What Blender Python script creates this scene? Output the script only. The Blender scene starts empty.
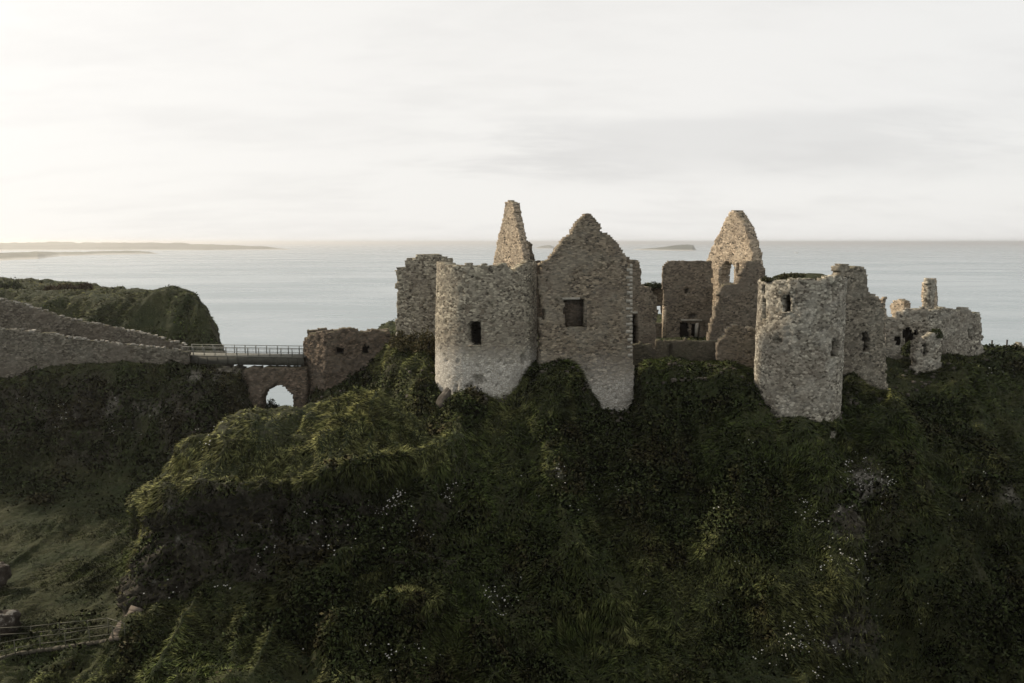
import bpy, math, random
import numpy as np
from mathutils import Vector
R = math.radians
rng = np.random.default_rng(7)
random.seed(7)
sc = bpy.context.scene
C = sc.collection

# ------------------------------------------------------------------ camera
H = 48.0
LENS = 28.0
F = LENS / 36.0 * 1024
PITCH = math.atan(99.5 / F)
cam_d = bpy.data.cameras.new('camera')
cam_d.lens = LENS
cam_d.sensor_width = 36
cam_d.clip_start = 0.5
cam_d.clip_end = 200000
cam = bpy.data.objects.new('camera', cam_d)
C.objects.link(cam)
cam.location = (0, 0, H)
cam.rotation_euler = (R(90) - PITCH, 0, 0)
sc.camera = cam

# ------------------------------------------------------------------ light
SUN_AZ = R(-64)      # from the view direction (+Y), negative = left
SUN_EL = R(28)
SUN_W = 4.6
sun_d = bpy.data.lights.new('sun', 'SUN')
sun_d.energy = SUN_W
sun_d.angle = R(5)
sun_d.color = (1.0, 0.84, 0.64)
sun = bpy.data.objects.new('sun', sun_d)
C.objects.link(sun)
SD = Vector((math.sin(SUN_AZ) * math.cos(SUN_EL), math.cos(SUN_AZ) * math.cos(SUN_EL), math.sin(SUN_EL)))
sun.rotation_euler = SD.to_track_quat('Z', 'Y').to_euler()

vs = sc.view_settings
vs.view_transform = 'Standard'
vs.look = 'None'
vs.exposure = 0.12
vs.gamma = 1.0
vs.use_curve_mapping = False
sc.cycles.use_denoising = True
sc.cycles.denoising_prefilter = 'ACCURATE'
sc.cycles.use_adaptive_sampling = True
sc.cycles.max_bounces = 6
sc.cycles.diffuse_bounces = 3
sc.cycles.glossy_bounces = 2
sc.cycles.transmission_bounces = 2
sc.cycles.transparent_max_bounces = 4
sc.cycles.volume_bounces = 0
sc.cycles.caustics_reflective = False
sc.cycles.caustics_refractive = False


# ------------------------------------------------------------------ node helpers
class NT:
    def __init__(s, tree):
        s.t = tree
        s.n = tree.nodes
        s.l = tree.links

    def add(s, typ, props=None, **inp):
        nd = s.n.new(typ)
        for k, v in (props or {}).items():
            setattr(nd, k, v)
        for k, v in inp.items():
            key = k.replace('_', ' ')
            if k.startswith('i') and k[1:].isdigit():
                sk = nd.inputs[int(k[1:])]
            else:
                sk = nd.inputs[key]
            if isinstance(v, bpy.types.NodeSocket):
                s.l.new(v, sk)
            else:
                sk.default_value = v
        return nd

    def math(s, op, a, b=0.0, c=0.0, clamp=False):
        return s.add('ShaderNodeMath', {'operation': op, 'use_clamp': clamp}, i0=a, i1=b, i2=c).outputs[0]

    def vmath(s, op, a, b=(0, 0, 0)):
        return s.add('ShaderNodeVectorMath', {'operation': op}, i0=a, i1=b)

    def mix(s, f, a, b, blend='MIX'):
        nd = s.n.new('ShaderNodeMix')
        nd.data_type = 'RGBA'
        nd.blend_type = blend
        for i, v in ((0, f), (6, a), (7, b)):
            if isinstance(v, bpy.types.NodeSocket):
                s.l.new(v, nd.inputs[i])
            else:
                nd.inputs[i].default_value = v if not (i and len(v) == 3) else (*v, 1)
        return nd.outputs[2]

    def rng(s, v, a, b, c=0.0, d=1.0, smooth=True):
        nd = s.n.new('ShaderNodeMapRange')
        nd.interpolation_type = 'SMOOTHSTEP' if smooth else 'LINEAR'
        s.l.new(v, nd.inputs[0])
        for i, x in enumerate((a, b, c, d)):
            nd.inputs[i + 1].default_value = x
        return nd.outputs[0]

    def noise(s, vec, scale, detail=4.0, rough=0.55, dist=0.0):
        nd = s.n.new('ShaderNodeTexNoise')
        s.l.new(vec, nd.inputs['Vector'])
        nd.inputs['Scale'].default_value = scale
        nd.inputs['Detail'].default_value = detail
        nd.inputs['Roughness'].default_value = rough
        nd.inputs['Distortion'].default_value = dist
        return nd.outputs[0]

    def scaled(s, vec, sc3):
        nd = s.n.new('ShaderNodeMapping')
        s.l.new(vec, nd.inputs[0])
        nd.inputs['Scale'].default_value = sc3
        return nd.outputs[0]


def c4(c):
    return (c[0], c[1], c[2], 1.0)


# ------------------------------------------------------------------ world: thin cloud over a Nishita sky
W = bpy.data.worlds.new('World')
sc.world = W
W.use_nodes = True
nt = NT(W.node_tree)
nt.n.clear()
sky = nt.add('ShaderNodeTexSky', {'sky_type': 'NISHITA', 'sun_disc': False})
sky.sun_elevation = SUN_EL
sky.sun_rotation = SUN_AZ
sky.air_density = 1.0
sky.dust_density = 2.0
tc = nt.add('ShaderNodeTexCoord').outputs['Generated']
sep = nt.add('ShaderNodeSeparateXYZ', None, i0=tc)
zc = nt.math('MAXIMUM', sep.outputs[2], 0.0)
den = nt.math('ADD', zc, 0.22)
cx = nt.math('DIVIDE', sep.outputs[0], den)
cy = nt.math('DIVIDE', sep.outputs[1], den)
cv = nt.add('ShaderNodeCombineXYZ', None, i0=cx, i1=cy, i2=0.0).outputs[0]
n1 = nt.noise(nt.scaled(cv, (0.8, 1.5, 1)), 1.0, 6, 0.55, 0.5)
n2 = nt.noise(nt.scaled(cv, (2.2, 5.0, 1)), 1.3, 5, 0.6, 0.2)
cl = nt.math('ADD', nt.math('MULTIPLY', n1, 0.7), nt.math('MULTIPLY', n2, 0.3))
thick = nt.rng(cl, 0.44, 0.64)                              # darker undersides of the thicker cloud
sdot = nt.vmath('DOT_PRODUCT', tc, tuple(SD)).outputs['Value']
warm = nt.rng(sdot, -0.35, 0.85)
cloud = nt.mix(warm, (8.5, 8.42, 8.22), (8.4, 8.24, 7.95))
# one broad grey bank low over the sea to the right
az = nt.math('ARCTAN2', sep.outputs[0], sep.outputs[1])
wz = nt.math('ADD', sep.outputs[2], nt.math('MULTIPLY', nt.math('SUBTRACT', n1, 0.5), 0.10))
wa = nt.math('ADD', az, nt.math('MULTIPLY', nt.math('SUBTRACT', n2, 0.5), 0.5))
bank = nt.math('MULTIPLY', nt.math('MULTIPLY', nt.rng(wz, 0.155, 0.128), nt.rng(wz, 0.045, 0.10)), nt.math('MULTIPLY', nt.rng(wa, -0.12, 0.12), nt.rng(wa, 0.62, 0.40)))
cloud = nt.mix(nt.math('MULTIPLY', bank, 0.27), cloud, (4.9, 4.9, 4.95))
cloud = nt.mix(nt.math('MULTIPLY', thick, 0.14), cloud, (4.4, 4.3, 4.3))
cover = nt.math('SUBTRACT', 0.97, nt.math('MULTIPLY', nt.rng(sep.outputs[0], 0.1, 0.7), 0.06))
glow = nt.math('MULTIPLY', nt.math('POWER', nt.math('MAXIMUM', sdot, 0.0), 20.0), 18.0)   # glow added round the out-of-view sun to brighten sea and walls
hi = Vector((math.sin(R(-36)) * math.cos(R(15)), math.cos(R(-36)) * math.cos(R(15)), math.sin(R(15))))
sd2 = nt.vmath('DOT_PRODUCT', tc, tuple(hi)).outputs['Value']
glow = nt.math('ADD', glow, nt.math('MULTIPLY', nt.math('POWER', nt.math('MAXIMUM', sd2, 0.0), 11.0), 0.9))   # the bright left sky, raised further so the sea reflects it
gl3 = nt.vmath('SCALE', (1.0, 0.96, 0.90))
nt.l.new(glow, gl3.inputs['Scale'])
cloud = nt.mix(1.0, cloud, gl3.outputs[0], 'ADD')
skymix = nt.mix(cover, sky.outputs[0], cloud)
bg = nt.add('ShaderNodeBackground', None, Color=skymix, Strength=0.1)
wo = nt.add('ShaderNodeOutputWorld')
nt.l.new(bg.outputs[0], wo.inputs[0])


# ------------------------------------------------------------------ numeric helpers
def U(px, py, Y):
    """the world point seen at pixel (px, py) at forward distance Y"""
    xc = (px - 512.0) / F
    yc = (341.5 - py) / F
    d = np.array([xc, math.cos(PITCH) + yc * math.sin(PITCH), -math.sin(PITCH) + yc * math.cos(PITCH)])
    return d * (Y / d[1]) + np.array([0, 0, H])


def proj(P):
    """pixel coordinates of world points"""
    q = P - np.array([0, 0, H])
    fw = q[..., 1] * math.cos(PITCH) - q[..., 2] * math.sin(PITCH)
    up = q[..., 1] * math.sin(PITCH) + q[..., 2] * math.cos(PITCH)
    fw = np.maximum(fw, 0.1)
    return 512 + q[..., 0] / fw * F, 341.5 - up / fw * F


def _hash(ix, iy, iz, seed):
    with np.errstate(over='ignore'):
        h = (ix.astype(np.uint32) * np.uint32(374761393) + iy.astype(np.uint32) * np.uint32(668265263)
             + iz.astype(np.uint32) * np.uint32(2147483647) + np.uint32(seed) * np.uint32(144665))
        h = (h ^ (h >> np.uint32(13))) * np.uint32(1274126177)
        h = (h ^ (h >> np.uint32(16))) * np.uint32(2246822519)
        h = h ^ (h >> np.uint32(15))
    return h.astype(np.float64) / 4294967295.0


def vnoise(P, scale=1.0, seed=0):
    p = np.asarray(P, dtype=np.float64) / scale + 1000.0
    i = np.floor(p).astype(np.int64)
    f = p - i
    f = f * f * f * (f * (f * 6 - 15) + 10)
    out = 0
    for dx in (0, 1):
        wx = f[..., 0] if dx else 1 - f[..., 0]
        for dy in (0, 1):
            wy = f[..., 1] if dy else 1 - f[..., 1]
            for dz in (0, 1):
                wz = f[..., 2] if dz else 1 - f[..., 2]
                out = out + wx * wy * wz * _hash(i[..., 0] + dx, i[..., 1] + dy, i[..., 2] + dz, seed)
    return out * 2 - 1


def fbm(P, scale, octaves=4, seed=0, gain=0.5):
    s = 0
    a = 1.0
    t = 0
    for k in range(octaves):
        s = s + a * vnoise(P, scale, seed + k * 17)
        t += a
        a *= gain
        scale *= 0.48
    return s / t


def sstep(x, a, b):
    t = np.clip((x - a) / (b - a), 0, 1)
    return t * t * (3 - 2 * t)


def norm(v):
    return v / np.maximum(np.linalg.norm(v, axis=-1, keepdims=True), 1e-9)


def fast_mesh(name, verts, faces, mat, k=None, smooth=False, col=None, parent=None, nrm=None):
    """faces: (N,k) index array; one mesh object"""
    verts = np.asarray(verts, dtype=np.float32)
    faces = np.asarray(faces, dtype=np.int32)
    k = faces.shape[1]
    me = bpy.data.meshes.new(name)
    me.vertices.add(len(verts))
    me.vertices.foreach_set('co', verts.ravel())
    me.loops.add(faces.size)
    me.loops.foreach_set('vertex_index', faces.ravel())
    me.polygons.add(len(faces))
    me.polygons.foreach_set('loop_start', np.arange(0, faces.size, k, dtype=np.int32))
    me.polygons.foreach_set('loop_total', np.full(len(faces), k, dtype=np.int32))
    if smooth:
        me.polygons.foreach_set('use_smooth', np.ones(len(faces), dtype=bool))
    me.update(calc_edges=True)
    if col is not None:
        for an, arr in col.items():
            if arr.ndim == 1:
                at = me.attributes.new(an, 'FLOAT', 'POINT')
                at.data.foreach_set('value', arr.astype(np.float32))
            else:
                at = me.attributes.new(an, 'FLOAT_COLOR', 'POINT')
                a4 = np.ones((len(arr), 4), dtype=np.float32)
                a4[:, :3] = arr
                at.data.foreach_set('color', a4.ravel())
    if nrm is not None:
        me.polygons.foreach_set('use_smooth', np.ones(len(faces), dtype=bool))
        me.normals_split_custom_set_from_vertices(np.asarray(nrm, dtype=np.float32))
    me.materials.append(mat)
    o = bpy.data.objects.new(name, me)
    C.objects.link(o)
    if parent is not None:
        o.parent = parent
        o.matrix_parent_inverse.identity()
    return o


def tag(o, label=None, cat=None, group=None, kind=None):
    if label:
        o['label'] = label
    if cat:
        o['category'] = cat
    if group:
        o['group'] = group
    if kind:
        o['kind'] = kind
    return o


def thing(name, label, cat, loc, group=None):
    o = bpy.data.objects.new(name, None)
    C.objects.link(o)
    o.location = tuple(float(v) for v in loc)
    o.empty_display_size = 0.5
    return tag(o, label, cat, group)


class MB:
    """collects boxes and bars into one mesh"""
    def __init__(s):
        s.v = []
        s.f = []

    def hexa(s, p8):
        b = len(s.v)
        s.v += [tuple(map(float, p)) for p in p8]
        for q in ((0, 3, 2, 1), (4, 5, 6, 7), (0, 1, 5, 4), (1, 2, 6, 5), (2, 3, 7, 6), (3, 0, 4, 7)):
            s.f.append([b + i for i in q])

    def box(s, c, sx, sy, sz, rz=0.0, tilt=0.0):
        cc, ss = math.cos(rz), math.sin(rz)
        pts = []
        for z in (-sz / 2, sz / 2):
            for x, y in ((-sx / 2, -sy / 2), (sx / 2, -sy / 2), (sx / 2, sy / 2), (-sx / 2, sy / 2)):
                zz = z + x * tilt
                pts.append((c[0] + x * cc - y * ss, c[1] + x * ss + y * cc, c[2] + zz))
        s.hexa(pts)

    def bar(s, a, b, w, h=None):
        h = h or w
        a = np.array(a, float)
        b = np.array(b, float)
        d = norm(b - a)
        up = np.array([0, 0, 1.0]) if abs(d[2]) < 0.9 else np.array([0, 1.0, 0])
        sd = norm(np.cross(d, up))
        up = np.cross(sd, d)
        pts = []
        for p in (a, b):
            for i, j in ((-1, -1), (1, -1), (1, 1), (-1, 1)):
                pts.append(p + sd * i * w / 2 + up * j * h / 2)
        s.hexa(pts)

    def build(s, name, mat, parent=None, origin=None):
        v = np.array(s.v)
        if origin is not None:
            v = v - np.array(origin)
        return fast_mesh(name, v, np.array(s.f), mat, parent=parent)


def pip(x, y, poly):
    inside = np.zeros(x.shape, bool)
    n = len(poly)
    for i in range(n):
        x1, y1 = poly[i]
        x2, y2 = poly[(i + 1) % n]
        if y1 == y2:
            continue
        c = (y1 > y) != (y2 > y)
        inside ^= c & (x < (x2 - x1) * (y - y1) / (y2 - y1) + x1)
    return inside


# ------------------------------------------------------------------ materials
def new_mat(name):
    m = bpy.data.materials.new(name)
    m.use_nodes = True
    t = NT(m.node_tree)
    b = m.node_tree.nodes['Principled BSDF']
    b.inputs['Specular IOR Level'].default_value = 0.15
    b.inputs['Roughness'].default_value = 0.95
    return m, t, b


def masonry_mat(name, ca, cb, cc, mortar, grey=(0.37, 0.345, 0.29), base_z=None, stone=(3.7, 3.7, 7.0), moss=0.25, base_col=(0.62, 0.60, 0.545), bump=0.7):
    """random rubble: a stone colour per cell, mortar joints, lichen and weather stains"""
    m, t, b = new_mat(name)
    tint = (1.0, 0.995, 0.94)
    ca, cb, cc, mortar, grey = [tuple(a * b_ for a, b_ in zip(q, tint)) for q in (ca, cb, cc, mortar, grey)]
    g = t.add('ShaderNodeNewGeometry').outputs['Position']
    wob = t.add('ShaderNodeTexNoise', None, Vector=g, Scale=1.6, Detail=3.0)
    off = t.vmath('SCALE', t.vmath('SUBTRACT', wob.outputs['Color'], (0.5, 0.5, 0.5)).outputs[0])
    off.inputs['Scale'].default_value = 0.16
    gp = t.vmath('ADD', g, off.outputs[0]).outputs[0]
    v = t.scaled(gp, stone)
    vo = t.add('ShaderNodeTexVoronoi', {'feature': 'F1'}, Vector=v, Scale=1.0)
    ve = t.add('ShaderNodeTexVoronoi', {'feature': 'DISTANCE_TO_EDGE'}, Vector=v, Scale=1.0)
    sepc = t.add('ShaderNodeSeparateColor', None, i0=vo.outputs['Color'])
    col = t.mix(sepc.outputs[0], ca, cb)
    col = t.mix(t.rng(sepc.outputs[1], 0.55, 0.85), col, cc)
    cell = t.add('ShaderNodeTexWhiteNoise', {'noise_dimensions': '3D'}, Vector=vo.outputs['Position']).outputs['Value']
    gain = t.rng(cell, 0.0, 1.0, 0.5, 1.5, False)
    gv = t.add('ShaderNodeCombineXYZ', None, i0=gain, i1=gain, i2=gain).outputs[0]
    col = t.mix(1.0, col, gv, 'MULTIPLY')
    col = t.mix(t.rng(sepc.outputs[2], 0.88, 0.91), col, (0.045, 0.04, 0.034))  # near-black cells paint the dark of pockholes where stones are missing
    lich = t.noise(g, 0.55, 6, 0.62)
    col = t.mix(t.math('MULTIPLY', t.rng(lich, 0.46, 0.66), 0.42), col, grey)
    fine = t.noise(g, 7.0, 5, 0.65)
    col = t.mix(t.rng(fine, 0.25, 0.75, 0.0, 0.55), col, t.mix(0.5, col, (0.10, 0.085, 0.065)))
    big = t.noise(g, 0.22, 4, 0.6)
    col = t.mix(t.rng(big, 0.42, 0.68, 0.0, 0.5), col, (0.15, 0.125, 0.10))
    if base_z is not None:
        sz = t.add('ShaderNodeSeparateXYZ', None, i0=g)
        hz = t.math('ADD', sz.outputs[2], t.math('MULTIPLY', t.math('SUBTRACT', lich, 0.5), 3.2))
        fb = t.rng(hz, base_z[1], base_z[0])
        col = t.mix(t.math('MULTIPLY', fb, 0.78), col, t.mix(sepc.outputs[0], base_col, (0.40, 0.385, 0.35)))
    # joints
    jf = t.rng(ve.outputs['Distance'], 0.015, 0.10)
    col = t.mix(t.math('MULTIPLY', t.math('SUBTRACT', 1.0, jf), 0.75), col, mortar)
    # moss where water sits
    nz = t.add('ShaderNodeSeparateXYZ', None, i0=t.add('ShaderNodeNewGeometry').outputs['Normal']).outputs[2]
    mo = t.math('MULTIPLY', t.rng(nz, 0.45, 0.9), t.rng(t.noise(g, 1.3, 4), 0.35, 0.6))
    col = t.mix(t.math('MULTIPLY', mo, moss * 2.5, clamp=True), col, (0.085, 0.085, 0.04))
    t.l.new(col, b.inputs['Base Color'])
    hgt = t.math('ADD', t.math('MULTIPLY', jf, 0.6), t.math('ADD', t.math('MULTIPLY', fine, 0.35), t.math('MULTIPLY', sepc.outputs[2], 0.5)))
    bm = t.add('ShaderNodeBump', None, Height=hgt, Strength=bump, Distance=0.12)
    t.l.new(bm.outputs[0], b.inputs['Normal'])
    return m


M = {}
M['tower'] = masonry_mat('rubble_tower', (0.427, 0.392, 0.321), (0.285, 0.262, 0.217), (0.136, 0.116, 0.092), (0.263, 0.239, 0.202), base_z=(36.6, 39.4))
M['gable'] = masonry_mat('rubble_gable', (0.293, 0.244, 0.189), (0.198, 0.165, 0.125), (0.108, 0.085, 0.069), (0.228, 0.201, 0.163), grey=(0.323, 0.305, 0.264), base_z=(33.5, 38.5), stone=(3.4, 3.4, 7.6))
M['warm'] = masonry_mat('rubble_sunlit', (0.548, 0.453, 0.357), (0.405, 0.339, 0.268), (0.261, 0.213, 0.165), (0.444, 0.374, 0.295), grey=(0.497, 0.440, 0.371))  # lighter warm copy, sunlight painted into the faces turned towards the sun
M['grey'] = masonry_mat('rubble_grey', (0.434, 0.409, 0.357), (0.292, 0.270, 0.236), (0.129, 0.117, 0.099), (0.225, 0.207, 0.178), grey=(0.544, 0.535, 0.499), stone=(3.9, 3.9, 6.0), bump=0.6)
M['grey_shaded'] = masonry_mat('rubble_grey_shaded', (0.295, 0.265, 0.22), (0.20, 0.18, 0.15), (0.10, 0.09, 0.075), (0.17, 0.155, 0.13), grey=(0.34, 0.325, 0.285), stone=(3.9, 3.9, 6.0), bump=0.6)  # darker copy of the grey stone, the tower's shade painted in
M['dim'] = masonry_mat('rubble_dim', (0.237, 0.201, 0.159), (0.162, 0.136, 0.109), (0.093, 0.077, 0.061), (0.174, 0.148, 0.122), grey=(0.255, 0.237, 0.200))  # darker stone; on the spike's flank and stair wall it paints shade
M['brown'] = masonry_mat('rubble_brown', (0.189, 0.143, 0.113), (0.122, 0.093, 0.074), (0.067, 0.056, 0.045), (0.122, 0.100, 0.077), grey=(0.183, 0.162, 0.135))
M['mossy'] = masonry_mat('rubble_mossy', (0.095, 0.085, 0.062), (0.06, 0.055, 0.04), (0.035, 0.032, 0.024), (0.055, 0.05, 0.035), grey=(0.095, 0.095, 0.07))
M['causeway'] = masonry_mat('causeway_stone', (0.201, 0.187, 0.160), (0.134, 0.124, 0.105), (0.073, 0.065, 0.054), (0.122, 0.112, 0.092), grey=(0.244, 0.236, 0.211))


def plain_mat(name, a, b2, scale=3.0, rough=0.9, metal=0.0, bump=0.3, spec=0.15):
    m, t, b = new_mat(name)
    g = t.add('ShaderNodeNewGeometry').outputs['Position']
    n = t.noise(g, scale, 6, 0.65)
    t.l.new(t.mix(t.rng(n, 0.3, 0.7), a, b2), b.inputs['Base Color'])
    b.inputs['Roughness'].default_value = rough
    b.inputs['Metallic'].default_value = metal
    b.inputs['Specular IOR Level'].default_value = spec
    bm = t.add('ShaderNodeBump', None, Height=t.noise(g, scale * 4, 5, 0.7), Strength=bump, Distance=0.05)
    t.l.new(bm.outputs[0], b.inputs['Normal'])
    return m


M['pale'] = plain_mat('dressed_pale_stone', (0.36, 0.34, 0.295), (0.24, 0.225, 0.19), 4.0)
M['coping'] = plain_mat('lichened_coping', (0.36, 0.345, 0.30), (0.12, 0.11, 0.09), 2.0)
M['slab'] = plain_mat('concrete_slab', (0.115, 0.095, 0.075), (0.07, 0.06, 0.048), 2.0)
M['edging'] = plain_mat('path_edging_stone', (0.10, 0.09, 0.068), (0.05, 0.047, 0.034), 2.5)
M['steel'] = plain_mat('galvanised_steel', (0.16, 0.165, 0.15), (0.10, 0.105, 0.095), 2.0, 0.6, 0.3, 0.1, 0.4)
M['deck'] = plain_mat('bridge_deck', (0.20, 0.20, 0.175), (0.14, 0.14, 0.12), 2.0)
M['girder'] = plain_mat('bridge_girder', (0.075, 0.075, 0.062), (0.045, 0.045, 0.038), 1.5)
M['rail'] = plain_mat('painted_rail', (0.085, 0.085, 0.06), (0.05, 0.05, 0.038), 3.0, 0.6)
M['wood'] = plain_mat('weathered_post', (0.06, 0.05, 0.04), (0.035, 0.03, 0.024), 6.0)
M['boulder'] = plain_mat('basalt_boulder', (0.045, 0.033, 0.026), (0.022, 0.016, 0.012), 2.0, bump=0.8)
bm_, bt_, bb_ = new_mat('lichened_basalt')
bg_ = bt_.add('ShaderNodeNewGeometry')
bz_ = bt_.add('ShaderNodeSeparateXYZ', None, i0=bg_.outputs['Normal']).outputs[2]
bn_ = bt_.noise(bg_.outputs['Position'], 2.2, 6, 0.7)
bl_ = bt_.math('MULTIPLY', bt_.rng(bn_, 0.48, 0.58), bt_.rng(bz_, 0.1, 0.6))
bt_.l.new(bt_.mix(bl_, bt_.mix(bt_.rng(bn_, .3, .7), (0.022, 0.018, 0.014), (0.055, 0.044, 0.036)), (0.17, 0.16, 0.14)), bb_.inputs['Base Color'])
bp_ = bt_.add('ShaderNodeBump', None, Height=bt_.noise(bg_.outputs['Position'], 6, 6, 0.7), Strength=0.8, Distance=0.12)
bt_.l.new(bp_.outputs[0], bb_.inputs['Normal'])
M['boulder'] = bm_
M['lichen'] = plain_mat('white_lichen', (0.22, 0.19, 0.165), (0.05, 0.04, 0.03), 5.0, bump=0.6)
M['rockfin'] = plain_mat('rock_fin', (0.10, 0.09, 0.075), (0.04, 0.034, 0.028), 1.3, bump=0.9)
M['flower'] = plain_mat('white_petals', (0.62, 0.61, 0.57), (0.38, 0.37, 0.34), 8.0, bump=0.0)
M['white'] = plain_mat('white_hull', (0.8, 0.8, 0.78), (0.7, 0.7, 0.68), 1.0, 0.5)
M['void'] = plain_mat('dark_filler', (0.03, 0.024, 0.018), (0.018, 0.014, 0.011), 3.0)  # near-black colour standing for the shade inside openings
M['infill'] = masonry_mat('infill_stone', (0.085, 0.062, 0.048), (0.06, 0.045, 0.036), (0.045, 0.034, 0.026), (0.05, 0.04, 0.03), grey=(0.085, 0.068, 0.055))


def attr_mat(name, rough=0.9, trans=0.0):
    m, t, b = new_mat(name)
    a = t.add('ShaderNodeAttribute', {'attribute_name': 'Col'})
    t.l.new(a.outputs['Color'], b.inputs['Base Color'])
    b.inputs['Roughness'].default_value = rough
    b.inputs['Specular IOR Level'].default_value = 0.12
    return m


M['blade'] = attr_mat('grass_blade', 0.8)
M['leaf'] = attr_mat('undergrowth_leaf', 0.8)

# ground
m, t, b = new_mat('hillside_soil_and_rock')
g = t.add('ShaderNodeNewGeometry').outputs['Position']
rk = t.add('ShaderNodeAttribute', {'attribute_name': 'rock'}).outputs['Fac']
n1 = t.noise(g, 0.35, 6, 0.6)
n2 = t.noise(g, 2.6, 6, 0.68)
turf = t.mix(t.rng(n1, 0.38, 0.62), (0.020, 0.027, 0.0095), (0.033, 0.036, 0.014))
turf = t.mix(t.rng(n2, 0.45, 0.75, 0.0, 0.7), turf, (0.018, 0.016, 0.010))
vr = t.add('ShaderNodeTexVoronoi', {'feature': 'F1'}, Vector=t.scaled(g, (1.3, 1.3, 1.0)), Scale=1.0)
rockc = t.mix(t.rng(n2, 0.35, 0.7), (0.020, 0.018, 0.013), (0.062, 0.055, 0.042))
rockc = t.mix(t.rng(t.noise(g, 0.9, 6, 0.7), 0.58, 0.72), rockc, (0.15, 0.145, 0.125))
pl = t.add('ShaderNodeAttribute', {'attribute_name': 'pale'}).outputs['Fac']
rockc = t.mix(t.math('MULTIPLY', pl, t.rng(n2, 0.4, 0.55)), rockc, (0.19, 0.18, 0.155))
t.l.new(t.mix(rk, turf, rockc), b.inputs['Base Color'])
hh = t.math('ADD', t.math('MULTIPLY', n2, 0.6), t.math('MULTIPLY', vr.outputs['Distance'], 0.5))
bm = t.add('ShaderNodeBump', None, Height=hh, Strength=1.0, Distance=0.35)
t.l.new(bm.outputs[0], b.inputs['Normal'])
M['ground'] = m

# sea
m, t, b = new_mat('sea_water')
g = t.add('ShaderNodeNewGeometry').outputs['Position']
b.inputs['Base Color'].default_value = (0.17, 0.215, 0.237, 1)
b.inputs['Roughness'].default_value = 0.22
b.inputs['IOR'].default_value = 1.333
b.inputs['Specular IOR Level'].default_value = 0.5
w1 = t.noise(t.scaled(g, (0.016, 0.045, 1)), 1.0, 7, 0.62, 0.3)
w2 = t.noise(t.scaled(g, (0.10, 0.22, 1)), 1.0, 5, 0.6)
w3 = t.noise(t.scaled(g, (0.003, 0.007, 1)), 1.0, 5, 0.6, 0.5)
hh = t.math('ADD', t.math('MULTIPLY', w1, 6.0), t.math('MULTIPLY', w2, 1.6))
bm = t.add('ShaderNodeBump', None, Height=hh, Strength=0.055, Distance=1.0)
t.l.new(bm.outputs[0], b.inputs['Normal'])
t.l.new(t.rng(w3, 0.35, 0.65, 0.20, 0.32), b.inputs['Roughness'])
M['sea'] = m

# distant land
m, t, b = new_mat('distant_fields')
g = t.add('ShaderNodeNewGeometry').outputs['Position']
sz = t.add('ShaderNodeSeparateXYZ', None, i0=g).outputs[2]
nf = t.noise(t.scaled(g, (0.002, 0.004, 0.02)), 1.0, 5, 0.6)
fld = t.mix(t.rng(nf, 0.4, 0.6), (0.06, 0.065, 0.045), (0.13, 0.13, 0.10))
sand = t.rng(t.math('ADD', sz, t.math('MULTIPLY', nf, 14.0)), 14.0, 9.0)
t.l.new(t.mix(sand, fld, (0.36, 0.35, 0.32)), b.inputs['Base Color'])
M['distant'] = m

# ------------------------------------------------------------------ the headland terrain
SEA = 'sea'
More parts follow.
